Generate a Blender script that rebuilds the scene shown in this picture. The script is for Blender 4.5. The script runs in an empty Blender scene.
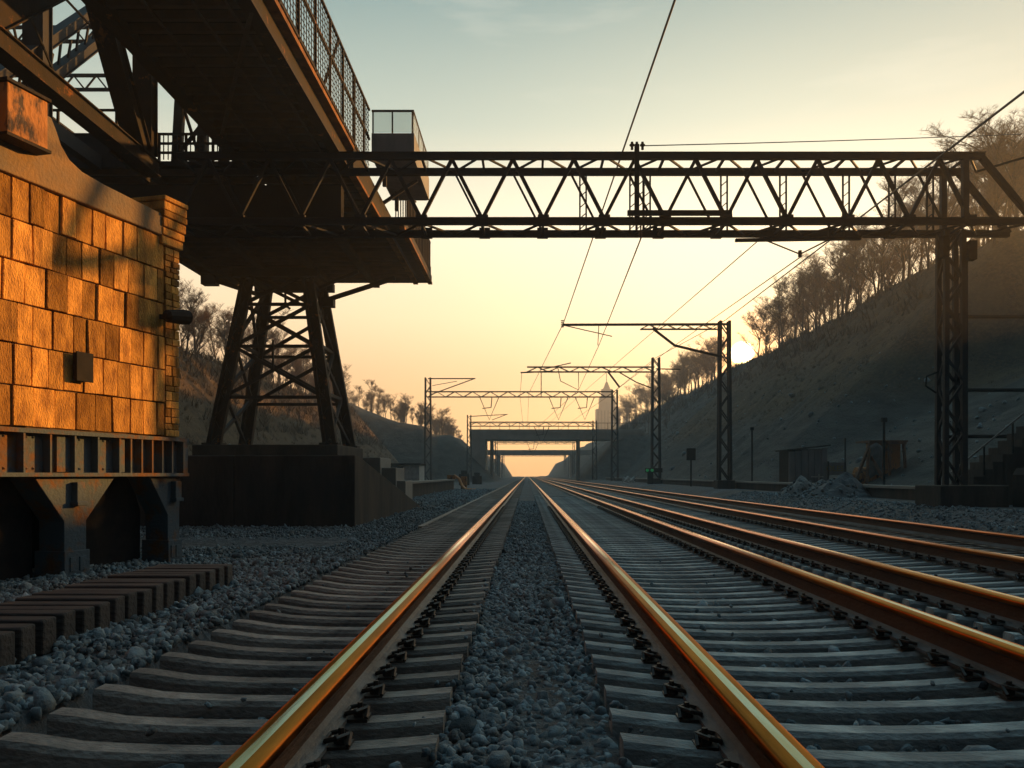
import bpy, math, random
import numpy as np
from mathutils import Vector, Matrix, noise
R = math.radians
S = bpy.context.scene
C = S.collection

# ------------------------------------------------------------------ camera, sky, sun, exposure
F = 850.0                                   # focal length in pixels of a 1024 px wide frame
CAM_H = 1.0
cd = bpy.data.cameras.new('camera'); cam = bpy.data.objects.new('camera', cd); C.objects.link(cam)
cam.location = (0, 0, CAM_H); cam.rotation_euler = (R(90), 0, 0)
cd.sensor_width = 36; cd.lens = F*36/1024
cd.shift_x = -15/1024; cd.shift_y = 91/1024
cd.clip_start = 0.05; cd.clip_end = 3000
S.camera = cam

SUN_AZ, SUN_EL = 14.2, 7.9                  # where the sun's disc stands in the sky (degrees right of the track, up)
LAMP_AZ, LAMP_EL = 57.0, 10.5               # the raking evening light on the stonework
def direction(az, el):
    a, e = R(az), R(el)
    return Vector((math.sin(a)*math.cos(e), math.cos(a)*math.cos(e), math.sin(e)))
W = bpy.data.worlds.new('World'); S.world = W; W.use_nodes = True
nt = W.node_tree; nt.nodes.clear()
def wn(t, **k):
    n = nt.nodes.new(t)
    for a, b in k.items(): setattr(n, a, b)
    return n
sky = wn('ShaderNodeTexSky', sky_type='NISHITA', sun_disc=False)
sky.sun_elevation = R(SUN_EL); sky.sun_rotation = R(SUN_AZ)
sky.air_density = 1.0; sky.dust_density = 3.0; sky.ozone_density = 1.5
SKY_STRENGTH = 0.075
geo = wn('ShaderNodeTexCoord')
sd = direction(SUN_AZ, SUN_EL)
dot = wn('ShaderNodeVectorMath', operation='DOT_PRODUCT'); dot.inputs[1].default_value = sd
nt.links.new(geo.outputs['Generated'], dot.inputs[0])
sep = wn('ShaderNodeSeparateXYZ'); nt.links.new(geo.outputs['Generated'], sep.inputs[0])
# warm evening haze low in the sky, cool above; unseen zenith brightened to light the ground
ramp = wn('ShaderNodeValToRGB'); nt.links.new(sep.outputs['Z'], ramp.inputs[0])
cr = ramp.color_ramp
cr.elements[0].position = 0.0; cr.elements[0].color = (1.20, 0.60, 0.22, 1)
cr.elements[1].position = 1.0; cr.elements[1].color = (0.165, 0.42, 0.53, 1)
for p, c in ((0.09, (0.96, 0.515, 0.215)), (0.18, (0.88, 0.635, 0.375)), (0.28, (0.74, 0.655, 0.475)), (0.38, (0.33, 0.395, 0.335)), (0.49, (0.128, 0.225, 0.228)), (0.60, (0.15, 0.30, 0.34))):
    e = cr.elements.new(p); e.color = c + (1,)
# brightness by the angle from the sun
mr = wn('ShaderNodeMapRange'); nt.links.new(dot.outputs['Value'], mr.inputs[0])
mr.inputs[1].default_value = -0.32; mr.inputs[2].default_value = 0.95; mr.inputs[3].default_value = 0.03; mr.inputs[4].default_value = 1.0
mr.interpolation_type = 'SMOOTHSTEP'
tint = wn('ShaderNodeMix', data_type='RGBA', blend_type='MIX')       # the anti-solar sky is blue
m2 = wn('ShaderNodeMapRange'); nt.links.new(dot.outputs['Value'], m2.inputs[0])
m2.inputs[1].default_value = -0.2; m2.inputs[2].default_value = 0.7; m2.interpolation_type = 'SMOOTHSTEP'
nt.links.new(m2.outputs[0], tint.inputs['Factor'])
tint.inputs['A'].default_value = (0.24, 0.60, 0.84, 1); nt.links.new(ramp.outputs[0], tint.inputs['B'])
cmap = wn('ShaderNodeMapping'); cmap.inputs['Scale'].default_value = (1.6, 1.6, 9.0); cmap.inputs['Rotation'].default_value = (R(8), R(12), 0); nt.links.new(geo.outputs['Generated'], cmap.inputs[0])
cno = wn('ShaderNodeTexNoise'); cno.inputs['Scale'].default_value = 2.2; cno.inputs['Detail'].default_value = 7; nt.links.new(cmap.outputs[0], cno.inputs['Vector'])
cfa = wn('ShaderNodeMapRange'); nt.links.new(cno.outputs['Fac'], cfa.inputs[0]); cfa.inputs[1].default_value = .54; cfa.inputs[2].default_value = .80; cfa.inputs[4].default_value = .55
cel = wn('ShaderNodeMapRange'); nt.links.new(sep.outputs['Z'], cel.inputs[0]); cel.inputs[1].default_value = .25; cel.inputs[2].default_value = .48
cmu = wn('ShaderNodeMath', operation='MULTIPLY'); nt.links.new(cfa.outputs[0], cmu.inputs[0]); nt.links.new(cel.outputs[0], cmu.inputs[1])
cloud = wn('ShaderNodeMix', data_type='RGBA', blend_type='MIX'); nt.links.new(cmu.outputs[0], cloud.inputs['Factor']); nt.links.new(tint.outputs['Result'], cloud.inputs['A']); cloud.inputs['B'].default_value = (.62, .60, .50, 1)
mul = wn('ShaderNodeMix', data_type='RGBA', blend_type='MULTIPLY'); mul.inputs['Factor'].default_value = 1
nt.links.new(cloud.outputs['Result'], mul.inputs['A']); nt.links.new(mr.outputs[0], mul.inputs['B'])
# sun disc and the glow round it
def glow(cos0, cos1, power):
    a = wn('ShaderNodeMapRange'); nt.links.new(dot.outputs['Value'], a.inputs[0])
    a.inputs[1].default_value = cos0; a.inputs[2].default_value = cos1
    b = wn('ShaderNodeMath', operation='POWER'); nt.links.new(a.outputs[0], b.inputs[0]); b.inputs[1].default_value = power
    return b.outputs[0]
disc = glow(math.cos(R(0.85)), math.cos(R(0.4)), 2.5)
halo = glow(math.cos(R(5)), 1.0, 3.5)
wide = glow(math.cos(R(26)), 1.0, 1.6)
def addcol(prev, fac, col):
    m = wn('ShaderNodeMix', data_type='RGBA', blend_type='ADD'); nt.links.new(fac, m.inputs['Factor'])
    nt.links.new(prev, m.inputs['A']); m.inputs['B'].default_value = col + (1,)
    return m.outputs['Result']
col = mul.outputs['Result']
col = addcol(col, wide, (0.06, 0.06, 0.04))
col = addcol(col, halo, (1.5, 0.42, 0.0))
col = addcol(col, disc, (60, 44, 18))
bg1 = wn('ShaderNodeBackground'); nt.links.new(sky.outputs[0], bg1.inputs[0]); bg1.inputs[1].default_value = SKY_STRENGTH*0.12
bg2 = wn('ShaderNodeBackground'); nt.links.new(col, bg2.inputs[0]); bg2.inputs[1].default_value = 1.0
add = wn('ShaderNodeAddShader'); out = wn('ShaderNodeOutputWorld')
nt.links.new(bg1.outputs[0], add.inputs[0]); nt.links.new(bg2.outputs[0], add.inputs[1]); nt.links.new(add.outputs[0], out.inputs[0])

ld = bpy.data.lights.new('sun', 'SUN'); sun = bpy.data.objects.new('sun', ld); C.objects.link(sun)
ld.energy = 5.0; ld.angle = R(0.6); ld.color = (1.0, 0.47, 0.12)
sun.rotation_euler = (-direction(LAMP_AZ, LAMP_EL)).to_track_quat('-Z', 'Y').to_euler()

vs = S.view_settings
vs.view_transform = 'Standard'; vs.look = 'None'; vs.gamma = 1; vs.use_curve_mapping = False; vs.exposure = 0.8
S.render.engine = 'CYCLES'
cy = S.cycles
cy.use_denoising = True; cy.max_bounces = 5; cy.diffuse_bounces = 3; cy.glossy_bounces = 3; cy.transmission_bounces = 4
cy.volume_bounces = 0; cy.transparent_max_bounces = 8; cy.sample_clamp_indirect = 4; cy.caustics_reflective = False; cy.caustics_refractive = False

# ------------------------------------------------------------------ mesh helpers
BASE = {}
class MB:
    def __init__(s): s.v = []; s.f = []; s.m = []; s.c = []
    def add(s, vs, fs, mi=0, col=None):
        o = len(s.v); s.v += [tuple(v) for v in vs]
        for f in fs: s.f.append(tuple(o+i for i in f)); s.m.append(mi); s.c.append(col)
    def hexa(s, a, mi=0, col=None):          # eight corners: bottom ring, top ring
        s.add(a, [(3,2,1,0),(4,5,6,7),(0,1,5,4),(1,2,6,5),(2,3,7,6),(3,0,4,7)], mi, col)
    def box(s, x0, x1, y0, y1, z0, z1, mi=0, col=None):
        s.hexa([(x0,y0,z0),(x1,y0,z0),(x1,y1,z0),(x0,y1,z0),(x0,y0,z1),(x1,y0,z1),(x1,y1,z1),(x0,y1,z1)], mi, col)
    def bar(s, p, q, w, h=None, up=(0,0,1), mi=0):
        h = h or w; p = Vector(p); q = Vector(q); d = (q-p).normalized(); up = Vector(up)
        if abs(d.dot(up)) > .98: up = Vector((0,1,0)) if abs(d.y) < .9 else Vector((1,0,0))
        r = d.cross(up).normalized(); u = r.cross(d)
        k = [(-1,-1),(1,-1),(1,1),(-1,1)]
        s.hexa([p+r*a*w/2+u*b*h/2 for a,b in k]+[q+r*a*w/2+u*b*h/2 for a,b in k], mi)
    def tube(s, pts, rad, n=6, mi=0, cap=True):
        pts = [Vector(p) for p in pts]
        rad = rad if isinstance(rad, (list, tuple)) else [rad]*len(pts)
        vs = []; ref = None
        for i, p in enumerate(pts):
            d = (pts[min(i+1, len(pts)-1)]-pts[max(i-1, 0)]).normalized()
            if ref is None: ref = Vector((0,0,1)) if abs(d.z) < .9 else Vector((1,0,0))
            r = d.cross(ref).normalized(); u = r.cross(d); ref = u
            for k in range(n):
                a = 2*math.pi*k/n; vs.append(p+(r*math.cos(a)+u*math.sin(a))*rad[i])
        fs = []
        for i in range(len(pts)-1):
            for k in range(n):
                fs.append((i*n+k, i*n+(k+1)%n, (i+1)*n+(k+1)%n, (i+1)*n+k))
        if cap: fs += [tuple(range(n))[::-1], tuple(range((len(pts)-1)*n, len(pts)*n))]
        s.add(vs, fs, mi)
    def prism(s, ring, vec, mi=0):           # a polygon swept along vec
        n = len(ring); v = Vector(vec); ring = [Vector(p) for p in ring]
        fs = [tuple(range(n))[::-1], tuple(range(n, 2*n))]+[(i, (i+1)%n, n+(i+1)%n, n+i) for i in range(n)]
        s.add(ring+[p+v for p in ring], fs, mi)
def link_mesh(name, mb, mats, parent=None, loc=(0,0,0), smooth=False, bevel=0):
    base = BASE[parent.name] if parent else Vector((0,0,0))
    wloc = Vector(loc) if not parent else base
    off = wloc
    me = bpy.data.meshes.new(name)
    me.from_pydata([tuple(Vector(v)-off) for v in mb.v], [], mb.f)
    mats = mats if isinstance(mats, (list, tuple)) else [mats]
    for m in mats: me.materials.append(m)
    if len(mats) > 1: me.polygons.foreach_set('material_index', mb.m)
    if any(c is not None for c in mb.c):
        at = me.attributes.new('tone', 'FLOAT', 'FACE'); at.data.foreach_set('value', [0.5 if c is None else c for c in mb.c])
    if smooth: me.polygons.foreach_set('use_smooth', [True]*len(me.polygons))
    me.update()
    o = bpy.data.objects.new(name, me); C.objects.link(o)
    if parent: o.parent = parent; BASE[o.name] = base
    else: o.location = loc; BASE[o.name] = Vector(loc)
    if bevel:
        b = o.modifiers.new('bevel', 'BEVEL'); b.width = bevel; b.segments = 2; b.limit_method = 'ANGLE'
    return o
def tag(o, label=None, cat=None, group=None, kind=None):
    if label: o['label'] = label
    if cat: o['category'] = cat
    if group: o['group'] = group
    if kind: o['kind'] = kind
    return o
def thing(name, label, cat, loc=(0,0,0), group=None):
    o = bpy.data.objects.new(name, None); C.objects.link(o); o.location = loc; o.empty_display_size = .2
    BASE[o.name] = Vector(loc)
    return tag(o, label, cat, group)
def copy_tree(o, parent=None):
    c = o.copy(); C.objects.link(c)
    if parent: c.parent = parent
    BASE[c.name] = BASE[o.name]
    for ch in list(o.children): copy_tree(ch, c)
    return c
def P(px, py, Y):                            # a point at depth Y
    return Vector(((px-527)/F*Y, Y, CAM_H-(py-475)/F*Y))
rnd = random.Random(7)

# ------------------------------------------------------------------ materials
def material(name, c1, c2=None, rough=.7, metal=0.0, scale=4.0, bump=0.0, bscale=None, stretch=(1,1,1), tone=False, rand=0.0, coords='Object', detail=8, contrast=(.35,.65), spec=.5):
    m = bpy.data.materials.new(name); m.use_nodes = True; t = m.node_tree; b = t.nodes['Principled BSDF']
    b.inputs['Roughness'].default_value = rough; b.inputs['Metallic'].default_value = metal; b.inputs['Specular IOR Level'].default_value = spec
    c2 = c2 or c1
    tc = t.nodes.new('ShaderNodeTexCoord'); mp = t.nodes.new('ShaderNodeMapping'); mp.inputs['Scale'].default_value = stretch
    t.links.new(tc.outputs[coords], mp.inputs[0])
    n = t.nodes.new('ShaderNodeTexNoise'); n.inputs['Scale'].default_value = scale; n.inputs['Detail'].default_value = detail; n.inputs['Roughness'].default_value = .62
    t.links.new(mp.outputs[0], n.inputs['Vector'])
    mr = t.nodes.new('ShaderNodeMapRange'); t.links.new(n.outputs['Fac'], mr.inputs[0]); mr.inputs[1].default_value = contrast[0]; mr.inputs[2].default_value = contrast[1]
    mx = t.nodes.new('ShaderNodeMix'); mx.data_type = 'RGBA'; t.links.new(mr.outputs[0], mx.inputs['Factor'])
    mx.inputs['A'].default_value = tuple(c1)+(1,); mx.inputs['B'].default_value = tuple(c2)+(1,)
    res = mx.outputs['Result']
    fac = None
    if tone:
        a = t.nodes.new('ShaderNodeAttribute'); a.attribute_name = 'tone'; fac = a.outputs['Fac']
    elif rand:
        a = t.nodes.new('ShaderNodeObjectInfo'); fac = a.outputs['Random']
    if fac:
        k = t.nodes.new('ShaderNodeMapRange'); t.links.new(fac, k.inputs[0]); amp = rand or .45
        k.inputs[3].default_value = 1-amp*1.2; k.inputs[4].default_value = 1+amp
        mm = t.nodes.new('ShaderNodeMix'); mm.data_type = 'RGBA'; mm.blend_type = 'MULTIPLY'; mm.inputs['Factor'].default_value = 1
        t.links.new(res, mm.inputs['A']); t.links.new(k.outputs[0], mm.inputs['B']); res = mm.outputs['Result']
    t.links.new(res, b.inputs['Base Color'])
    if bump:
        n2 = t.nodes.new('ShaderNodeTexNoise'); n2.inputs['Scale'].default_value = bscale or scale*4; n2.inputs['Detail'].default_value = 6
        t.links.new(mp.outputs[0], n2.inputs['Vector'])
        bp = t.nodes.new('ShaderNodeBump'); bp.inputs['Strength'].default_value = bump; bp.inputs['Distance'].default_value = .02
        t.links.new(n2.outputs['Fac'], bp.inputs['Height']); t.links.new(bp.outputs[0], b.inputs['Normal'])
    return m
M = {}
M['iron']   = material('painted_iron', (.019,.021,.026), (.034,.030,.030), .7, .0, 3.0, .25, 30, spec=.2)
M['iron2']  = material('weathered_sunlit_iron', (.016,.016,.017), (.036,.024,.017), .75, .0, 2.2, .3, 26, spec=.15)
M['flange'] = material('painted_sunlit_flange', (.34,.15,.045), (.12,.06,.03), .8, .0, 3.0, .3, 26, spec=.1)  # orange sunlight along the beam edge is put into this colour
M['rustiron'] = material('rusty_blue_iron', (.085,.11,.13), (.17,.085,.04), .8, .0, 3.5, .5, 30, contrast=(.48,.62), spec=.1)
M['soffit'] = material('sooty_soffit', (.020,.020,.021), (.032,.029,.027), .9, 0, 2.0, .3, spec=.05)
M['rib'] = material('edge_lit_rib', (.060,.056,.052), (.095,.075,.055), .85, 0, 3, .3, spec=.1)  # edge light on the ribs put into a paler colour
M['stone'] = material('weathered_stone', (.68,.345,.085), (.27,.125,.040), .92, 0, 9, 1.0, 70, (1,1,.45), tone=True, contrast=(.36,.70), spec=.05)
def weather_or_sunlit(m, scale, stretch, dark, lo, hi):          # soot streaks running down, fine pits, sunlit patches painted on iron
    t = m.node_tree; b = t.nodes['Principled BSDF']; src = b.inputs['Base Color'].links[0].from_socket
    tc = t.nodes.new('ShaderNodeTexCoord'); mp = t.nodes.new('ShaderNodeMapping'); mp.inputs['Scale'].default_value = stretch; t.links.new(tc.outputs['Object'], mp.inputs[0])
    n = t.nodes.new('ShaderNodeTexNoise'); n.inputs['Scale'].default_value = scale; n.inputs['Detail'].default_value = 9; n.inputs['Roughness'].default_value = .7; t.links.new(mp.outputs[0], n.inputs['Vector'])
    r_ = t.nodes.new('ShaderNodeMapRange'); t.links.new(n.outputs['Fac'], r_.inputs[0]); r_.inputs[1].default_value = lo; r_.inputs[2].default_value = hi
    x = t.nodes.new('ShaderNodeMix'); x.data_type = 'RGBA'; t.links.new(r_.outputs[0], x.inputs['Factor']); t.links.new(src, x.inputs['A']); x.inputs['B'].default_value = tuple(dark)+(1,)
    t.links.new(x.outputs['Result'], b.inputs['Base Color'])
weather_or_sunlit(M['stone'], 4.5, (1,1,.16), (.11,.052,.022), .54, .78)
weather_or_sunlit(M['stone'], 38, (1,1,1), (.06,.03,.015), .62, .78)
M['mortar'] = material('dark_mortar', (.07,.045,.03), (.10,.06,.04), .95)
M['coping'] = material('coping_stone', (.21,.165,.115), (.33,.20,.09), .9, 0, 2.4, .5, 30, spec=.05)
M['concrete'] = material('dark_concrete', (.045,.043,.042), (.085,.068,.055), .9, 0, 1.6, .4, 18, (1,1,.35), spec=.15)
M['concrete2'] = material('pale_concrete', (.20,.18,.16), (.27,.24,.20), .85, 0, 1.0, .3, 14)
M['pale_bridge'] = material('pale_bridge_concrete', (.44,.40,.35), (.34,.31,.27), .85, 0, 1.0, .3, 14)
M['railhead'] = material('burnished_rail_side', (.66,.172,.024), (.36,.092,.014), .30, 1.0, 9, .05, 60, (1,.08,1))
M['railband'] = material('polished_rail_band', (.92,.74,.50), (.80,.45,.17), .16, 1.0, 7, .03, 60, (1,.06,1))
M['railweb'] = material('rusted_rail_web', (.060,.026,.012), (.115,.047,.018), .75, 0, 6, .5, 50, (1,.25,1))
M['railfoot'] = material('sky_pale_rail_foot', (.15,.15,.15), (.085,.06,.045), .6, 0, 9, .4, 50, (1,.3,1))  # pale sky reflection put into the grey of the foot
M['sleeper_brown'] = material('weathered_dark_concrete', (.33,.285,.245), (.10,.085,.075), .85, 0, 7, .7, 55, (.5,1,1), rand=.25, contrast=(.38,.62))
M['sleeper_grey'] = material('weathered_grey_concrete', (.52,.54,.51), (.22,.23,.225), .85, 0, 7, .7, 55, (.5,1,1), rand=.22, contrast=(.34,.60))
M['timber'] = material('old_timber', (.048,.042,.040), (.090,.072,.060), .9, 0, 7, .7, 40, (.25,1,1), rand=.3)
M['clip']   = material('oily_iron_clip', (.022,.018,.016), (.06,.035,.022), .45, .3, 30)
M['stones'] = material('ballast_stone', (.21,.255,.27), (.085,.105,.116), .85, 0, 9, .6, 50, tone=True)
M['bark']   = material('bare_bark', (.06,.042,.03), (.10,.066,.04), .9, 0, 6)
M['twig']   = material('bare_twigs', (.14,.072,.03), (.19,.10,.042), .9)
M['scrub']  = material('dry_scrub', (.12,.075,.035), (.07,.05,.03), .95, 0, 2)
M['dark']   = material('black_paint', (.012,.012,.014), (.024,.021,.02), .8, 0, 6, spec=.1)
M['rust']   = material('flaking_rust', (.42,.17,.04), (.05,.03,.022), .8, 0, 6, .7, 30, (1,1,.5), contrast=(.5,.6))
M['wire']   = material('wire_metal', (.03,.026,.024), None, .6)
M['insul']  = material('brown_porcelain', (.10,.05,.03), None, .25)
M['city']   = material('grey_facade', (.45,.42,.38), (.36,.34,.32), .8, 0, .2)
M['panel']  = material('grey_corrugated_panel', (.13,.14,.15), (.22,.22,.22), .7, 0, 3, 0, None, (1,1,.2))
M['plank']  = material('old_planks', (.22,.10,.045), (.10,.06,.04), .9, 0, 5)
M['tarp']   = material('dusty_tarpaulin', (.17,.18,.18), (.10,.11,.11), .8, 0, 3)
M['yellow'] = material('faded_yellow_paint', (.30,.24,.05), (.2,.17,.05), .8, 0, 10)
M['hose']   = material('orange_rubber_hose', (.75,.27,.05), (.5,.17,.04), .5)
M['white']  = material('chalky_white', (.55,.54,.50), (.36,.35,.33), .85, 0, 5)
g = bpy.data.materials.new('railing_glass'); g.use_nodes = True
b = g.node_tree.nodes['Principled BSDF']; b.inputs['Base Color'].default_value = (.72,.80,.80,1); b.inputs['Roughness'].default_value = .35
b.inputs['Transmission Weight'].default_value = .85; b.inputs['IOR'].default_value = 1.1
M['glass'] = g
g = bpy.data.materials.new('green_lamp'); g.use_nodes = True
b = g.node_tree.nodes['Principled BSDF']; b.inputs['Base Color'].default_value = (.02,.3,.1,1); b.inputs['Emission Color'].default_value = (.05,.9,.28,1); b.inputs['Emission Strength'].default_value = .05
M['green'] = g
weather_or_sunlit(M['sleeper_brown'], 3, (1,1,1), (.06,.035,.022), .56, .76)
weather_or_sunlit(M['sleeper_grey'], 3, (1,1,1), (.10,.075,.05), .62, .82)
weather_or_sunlit(M['iron2'], 2.6, (1,1,1), (.20,.075,.02), .60, .66)  # orange patches painted in for sunlight on the beams
weather_or_sunlit(M['stones'], 1.1, (1,1,1), (.085,.062,.045), .52, .72)
weather_or_sunlit(M['concrete'], 2.2, (1,1,.2), (.035,.03,.027), .5, .72)

def terrain_material():
    m = bpy.data.materials.new('cutting_ground'); m.use_nodes = True; t = m.node_tree; b = t.nodes['Principled BSDF']; b.inputs['Roughness'].default_value = .95; b.inputs['Specular IOR Level'].default_value = .2
    N = lambda k: t.nodes.new(k); L = t.links.new
    tc = N('ShaderNodeTexCoord')
    def noise_(sc, det=8, st=(1,1,1), rg=.6):
        mp = N('ShaderNodeMapping'); mp.inputs['Scale'].default_value = st; L(tc.outputs['Object'], mp.inputs[0])
        n = N('ShaderNodeTexNoise'); n.inputs['Scale'].default_value = sc; n.inputs['Detail'].default_value = det; n.inputs['Roughness'].default_value = rg; L(mp.outputs[0], n.inputs[0]); return n.outputs['Fac']
    def mix(f, a, c):
        x = N('ShaderNodeMix'); x.data_type = 'RGBA'
        if isinstance(f, float): x.inputs['Factor'].default_value = f
        else: L(f, x.inputs['Factor'])
        for k, v in (('A', a), ('B', c)):
            if isinstance(v, tuple): x.inputs[k].default_value = v+(1,)
            else: L(v, x.inputs[k])
        return x.outputs['Result']
    def rng(f, a, c):
        x = N('ShaderNodeMapRange'); L(f, x.inputs[0]); x.inputs[1].default_value = a; x.inputs[2].default_value = c; return x.outputs[0]
    grass = mix(rng(noise_(.5, 10), .38, .62), (.050,.034,.021), (.105,.068,.034))
    grass = mix(rng(noise_(5, 6), .45, .7), grass, (.14,.09,.045))
    rock = mix(rng(noise_(.7, 12, (1,.35,2.0)), .35, .68), (.040,.040,.037), (.098,.094,.083))
    vor = N('ShaderNodeTexVoronoi'); vor.inputs['Scale'].default_value = 13; L(tc.outputs['Object'], vor.inputs['Vector'])
    gv = N('ShaderNodeSeparateColor'); L(vor.outputs['Color'], gv.inputs[0])
    gravel = mix(gv.outputs[0], (.075,.08,.088), (.19,.20,.21))
    gravel = mix(rng(noise_(.35, 6), .42, .66), gravel, (.115,.10,.085))
    a1 = N('ShaderNodeAttribute'); a1.attribute_name = 'rock'; a2 = N('ShaderNodeAttribute'); a2.attribute_name = 'gravel'
    col = mix(a1.outputs['Fac'], grass, rock); col = mix(a2.outputs['Fac'], col, gravel)
    a3 = N('ShaderNodeAttribute'); a3.attribute_name = 'gap_shade'
    dk = N('ShaderNodeMix'); dk.data_type = 'RGBA'; dk.blend_type = 'MULTIPLY'; L(a3.outputs['Fac'], dk.inputs['Factor']); L(col, dk.inputs['A']); dk.inputs['B'].default_value = (.32,.30,.29,1); col = dk.outputs['Result']  # shade of the sleeper gaps painted into the track bed colour
    L(col, b.inputs['Base Color'])
    bp = N('ShaderNodeBump'); bp.inputs['Strength'].default_value = .55; bp.inputs['Distance'].default_value = .05
    L(vor.outputs['Distance'], bp.inputs['Height'])
    bp2 = N('ShaderNodeBump'); bp2.inputs['Strength'].default_value = .9; bp2.inputs['Distance'].default_value = .35
    L(noise_(1.1, 10, (1,1,1), .7), bp2.inputs['Height']); L(bp.outputs[0], bp2.inputs['Normal'])
    L(bp2.outputs[0], b.inputs['Normal'])
    return m
M['ground'] = terrain_material()

# ------------------------------------------------------------------ the ground: one sheet, track bed, cutting sides, hills
def sm(a, b, x):
    t = min(1, max(0, (x-a)/(b-a))); return t*t*(3-2*t)
def crest_right(y): return 8.0+8.0*sm(47, 53, y)  # unseen near crest shaped so sun reaches the wall and tracks stay shaded
def ground_z(x, y):
    n = noise.noise(Vector((x*.09, y*.09, 1.7)))*1.0+noise.noise(Vector((x*.35, y*.35, 5)))*.35
    if -2.05 < x < 6.95:
        z = -.13 if abs(x) > .36 else -.045
    elif x <= -2.05: z = -.13+.13*sm(2.05, 2.5, -x)
    else: z = -.13+.13*sm(6.95, 7.3, x)+.32*sm(7.3, 8.8, x)
    # right-hand cutting
    zr = 0
    if x > 12.5:
        t = (x-13)/17.0
        zr = .4+crest_right(y)*min(1, max(0, t))**1.05-.4
        if t > 1: zr = crest_right(y)-.02*(x-30)
        zr += (noise.noise(Vector((x*.10+y*.25, y*.55, 3)))*.8+noise.noise(Vector((x*.5, y*1.1, 8)))*.3)*min(1, max(0, t*4))*(.5 if y < 55 else 1)*min(1, max(.15, (30-x)/8))
        if y > 55: zr += n*min(1, max(0, t))*.8
        zr = max(zr, 0)*(1 if y > -30 else 1)
    spur = sm(119, 131, y)*(1-sm(158, 176, y))
    fars = sm(176, 215, y)
    zs = max(0, min(7.3, (x-7.8)*1.02))*spur
    if 0 < zs < 7.3: zs += n*.25
    zs = max(zs, fars*max(0, min(8.5, (x-13.5)*1.6)))
    if x > 7: z = max(z, z+zr if x > 12.5 else z, zs)
    # left-hand cutting
    if x < -2.05:
        t = (-x-14)/8.0
        zl = 9.2*min(1, max(0, t))*(1-sm(107, 117, y))
        if t > 0: zl += n*min(1, t)*.7
        if t > 1: zl += .03*min(60, (-x-22))
        zsl = max(0, min(7.2, (-x-4.6)*1.03))*spur
        if 0 < zsl < 7.2: zsl += n*.25
        zsl = max(zsl, fars*max(0, min(8.5, (-x-9.5)*1.6)))
        far = 6+2.3*sm(-22, -30, -x) if False else 0
        z = max(z, zl, zsl)
        if x < -14: z = max(z, (7.2+min(40, -x-14)*.30+n)*sm(112, 124, y))
    return z
def lines(parts):
    o = []
    for a, b, s in parts:
        k = max(1, round((b-a)/s)); o += [a+(b-a)*i/k for i in range(k)]
    return o+[parts[-1][1]]
xs = lines([(-200,-60,14),(-60,-30,3),(-30,-12,.75),(-12,-2.6,.5),(-2.6,-2.0,.1),(-2.0,-.4,.4),(-.4,-.3,.05),(-.3,.3,.3),(.3,.4,.05),(.4,6.9,1.3),(6.9,7.5,.1),(7.5,9,.25),(9,34,.75),(34,60,3),(60,200,14)])
ys = lines([(-40,0,4),(0,40,1),(40,60,.7),(60,140,1.2),(140,260,3.5),(260,560,15)])
vv = []; rk = []; gr = []; gap_shade = []
for y in ys:
    for x in xs:
        z = ground_z(x, y); vv.append((x, y, z))
        w = noise.noise(Vector((x*.12, y*.12, 9)))*1.6
        lim = 9.5+(y-40)*.1 if y < 43 else 5.2
        if y > 112: lim = 30
        rk.append(sm(-1.2, 1.0, lim+w*(.35 if y < 43 else 1)-z) if (x > 11.5 or y > 112) else .0)
        gap_shade.append(1.0 if (-1.97 < x < -.35 or .35 < x < 6.95) else 0.0)
        side = -7.8 if y < 112 else -4.4
        gr.append(1-sm(11.5 if y < 112 else 7.4, 13 if y < 112 else 8.0, x) if x > 0 else 1-sm(12.5 if y < 112 else 4.5, 14.2 if y < 112 else 5.2, -x))
nx = len(xs); ff = [(j*nx+i, j*nx+i+1, (j+1)*nx+i+1, (j+1)*nx+i) for j in range(len(ys)-1) for i in range(nx-1)]
me = bpy.data.meshes.new('ground'); me.from_pydata(vv, [], ff); me.materials.append(M['ground'])
for nm, arr in (('rock', rk), ('gravel', gr), ('gap_shade', gap_shade)):
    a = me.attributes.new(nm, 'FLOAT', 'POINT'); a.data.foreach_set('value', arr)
me.polygons.foreach_set('use_smooth', [True]*len(me.polygons)); me.update()
go = bpy.data.objects.new('ground', me); C.objects.link(go); go['kind'] = 'structure'

# ------------------------------------------------------------------ ballast: loose stones
def rock_variants(n, sub):
    import bmesh
    out = []
    for i in range(n):
        r2 = random.Random(i+50*sub); bm = bmesh.new()
        sx, sy, sz = r2.uniform(.7,1.35), r2.uniform(.7,1.1), r2.uniform(.5,.9)
        for k in range((9, 13, 20)[sub]):
            p = Vector((r2.gauss(0,1), r2.gauss(0,1), r2.gauss(0,1))).normalized()*r2.uniform(.72,1.12)
            bm.verts.new((p.x*sx, p.y*sy, p.z*sz))
        hull = bmesh.ops.convex_hull(bm, input=bm.verts)
        bmesh.ops.delete(bm, geom=[v for v in bm.verts if not v.link_faces], context='VERTS')
        bmesh.ops.triangulate(bm, faces=bm.faces); bm.verts.index_update()
        V = np.array([tuple(v.co) for v in bm.verts]); Fc = np.array([[v.index for v in f.verts] for f in bm.faces]); bm.free()
        out.append((V, Fc))
    return out
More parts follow.
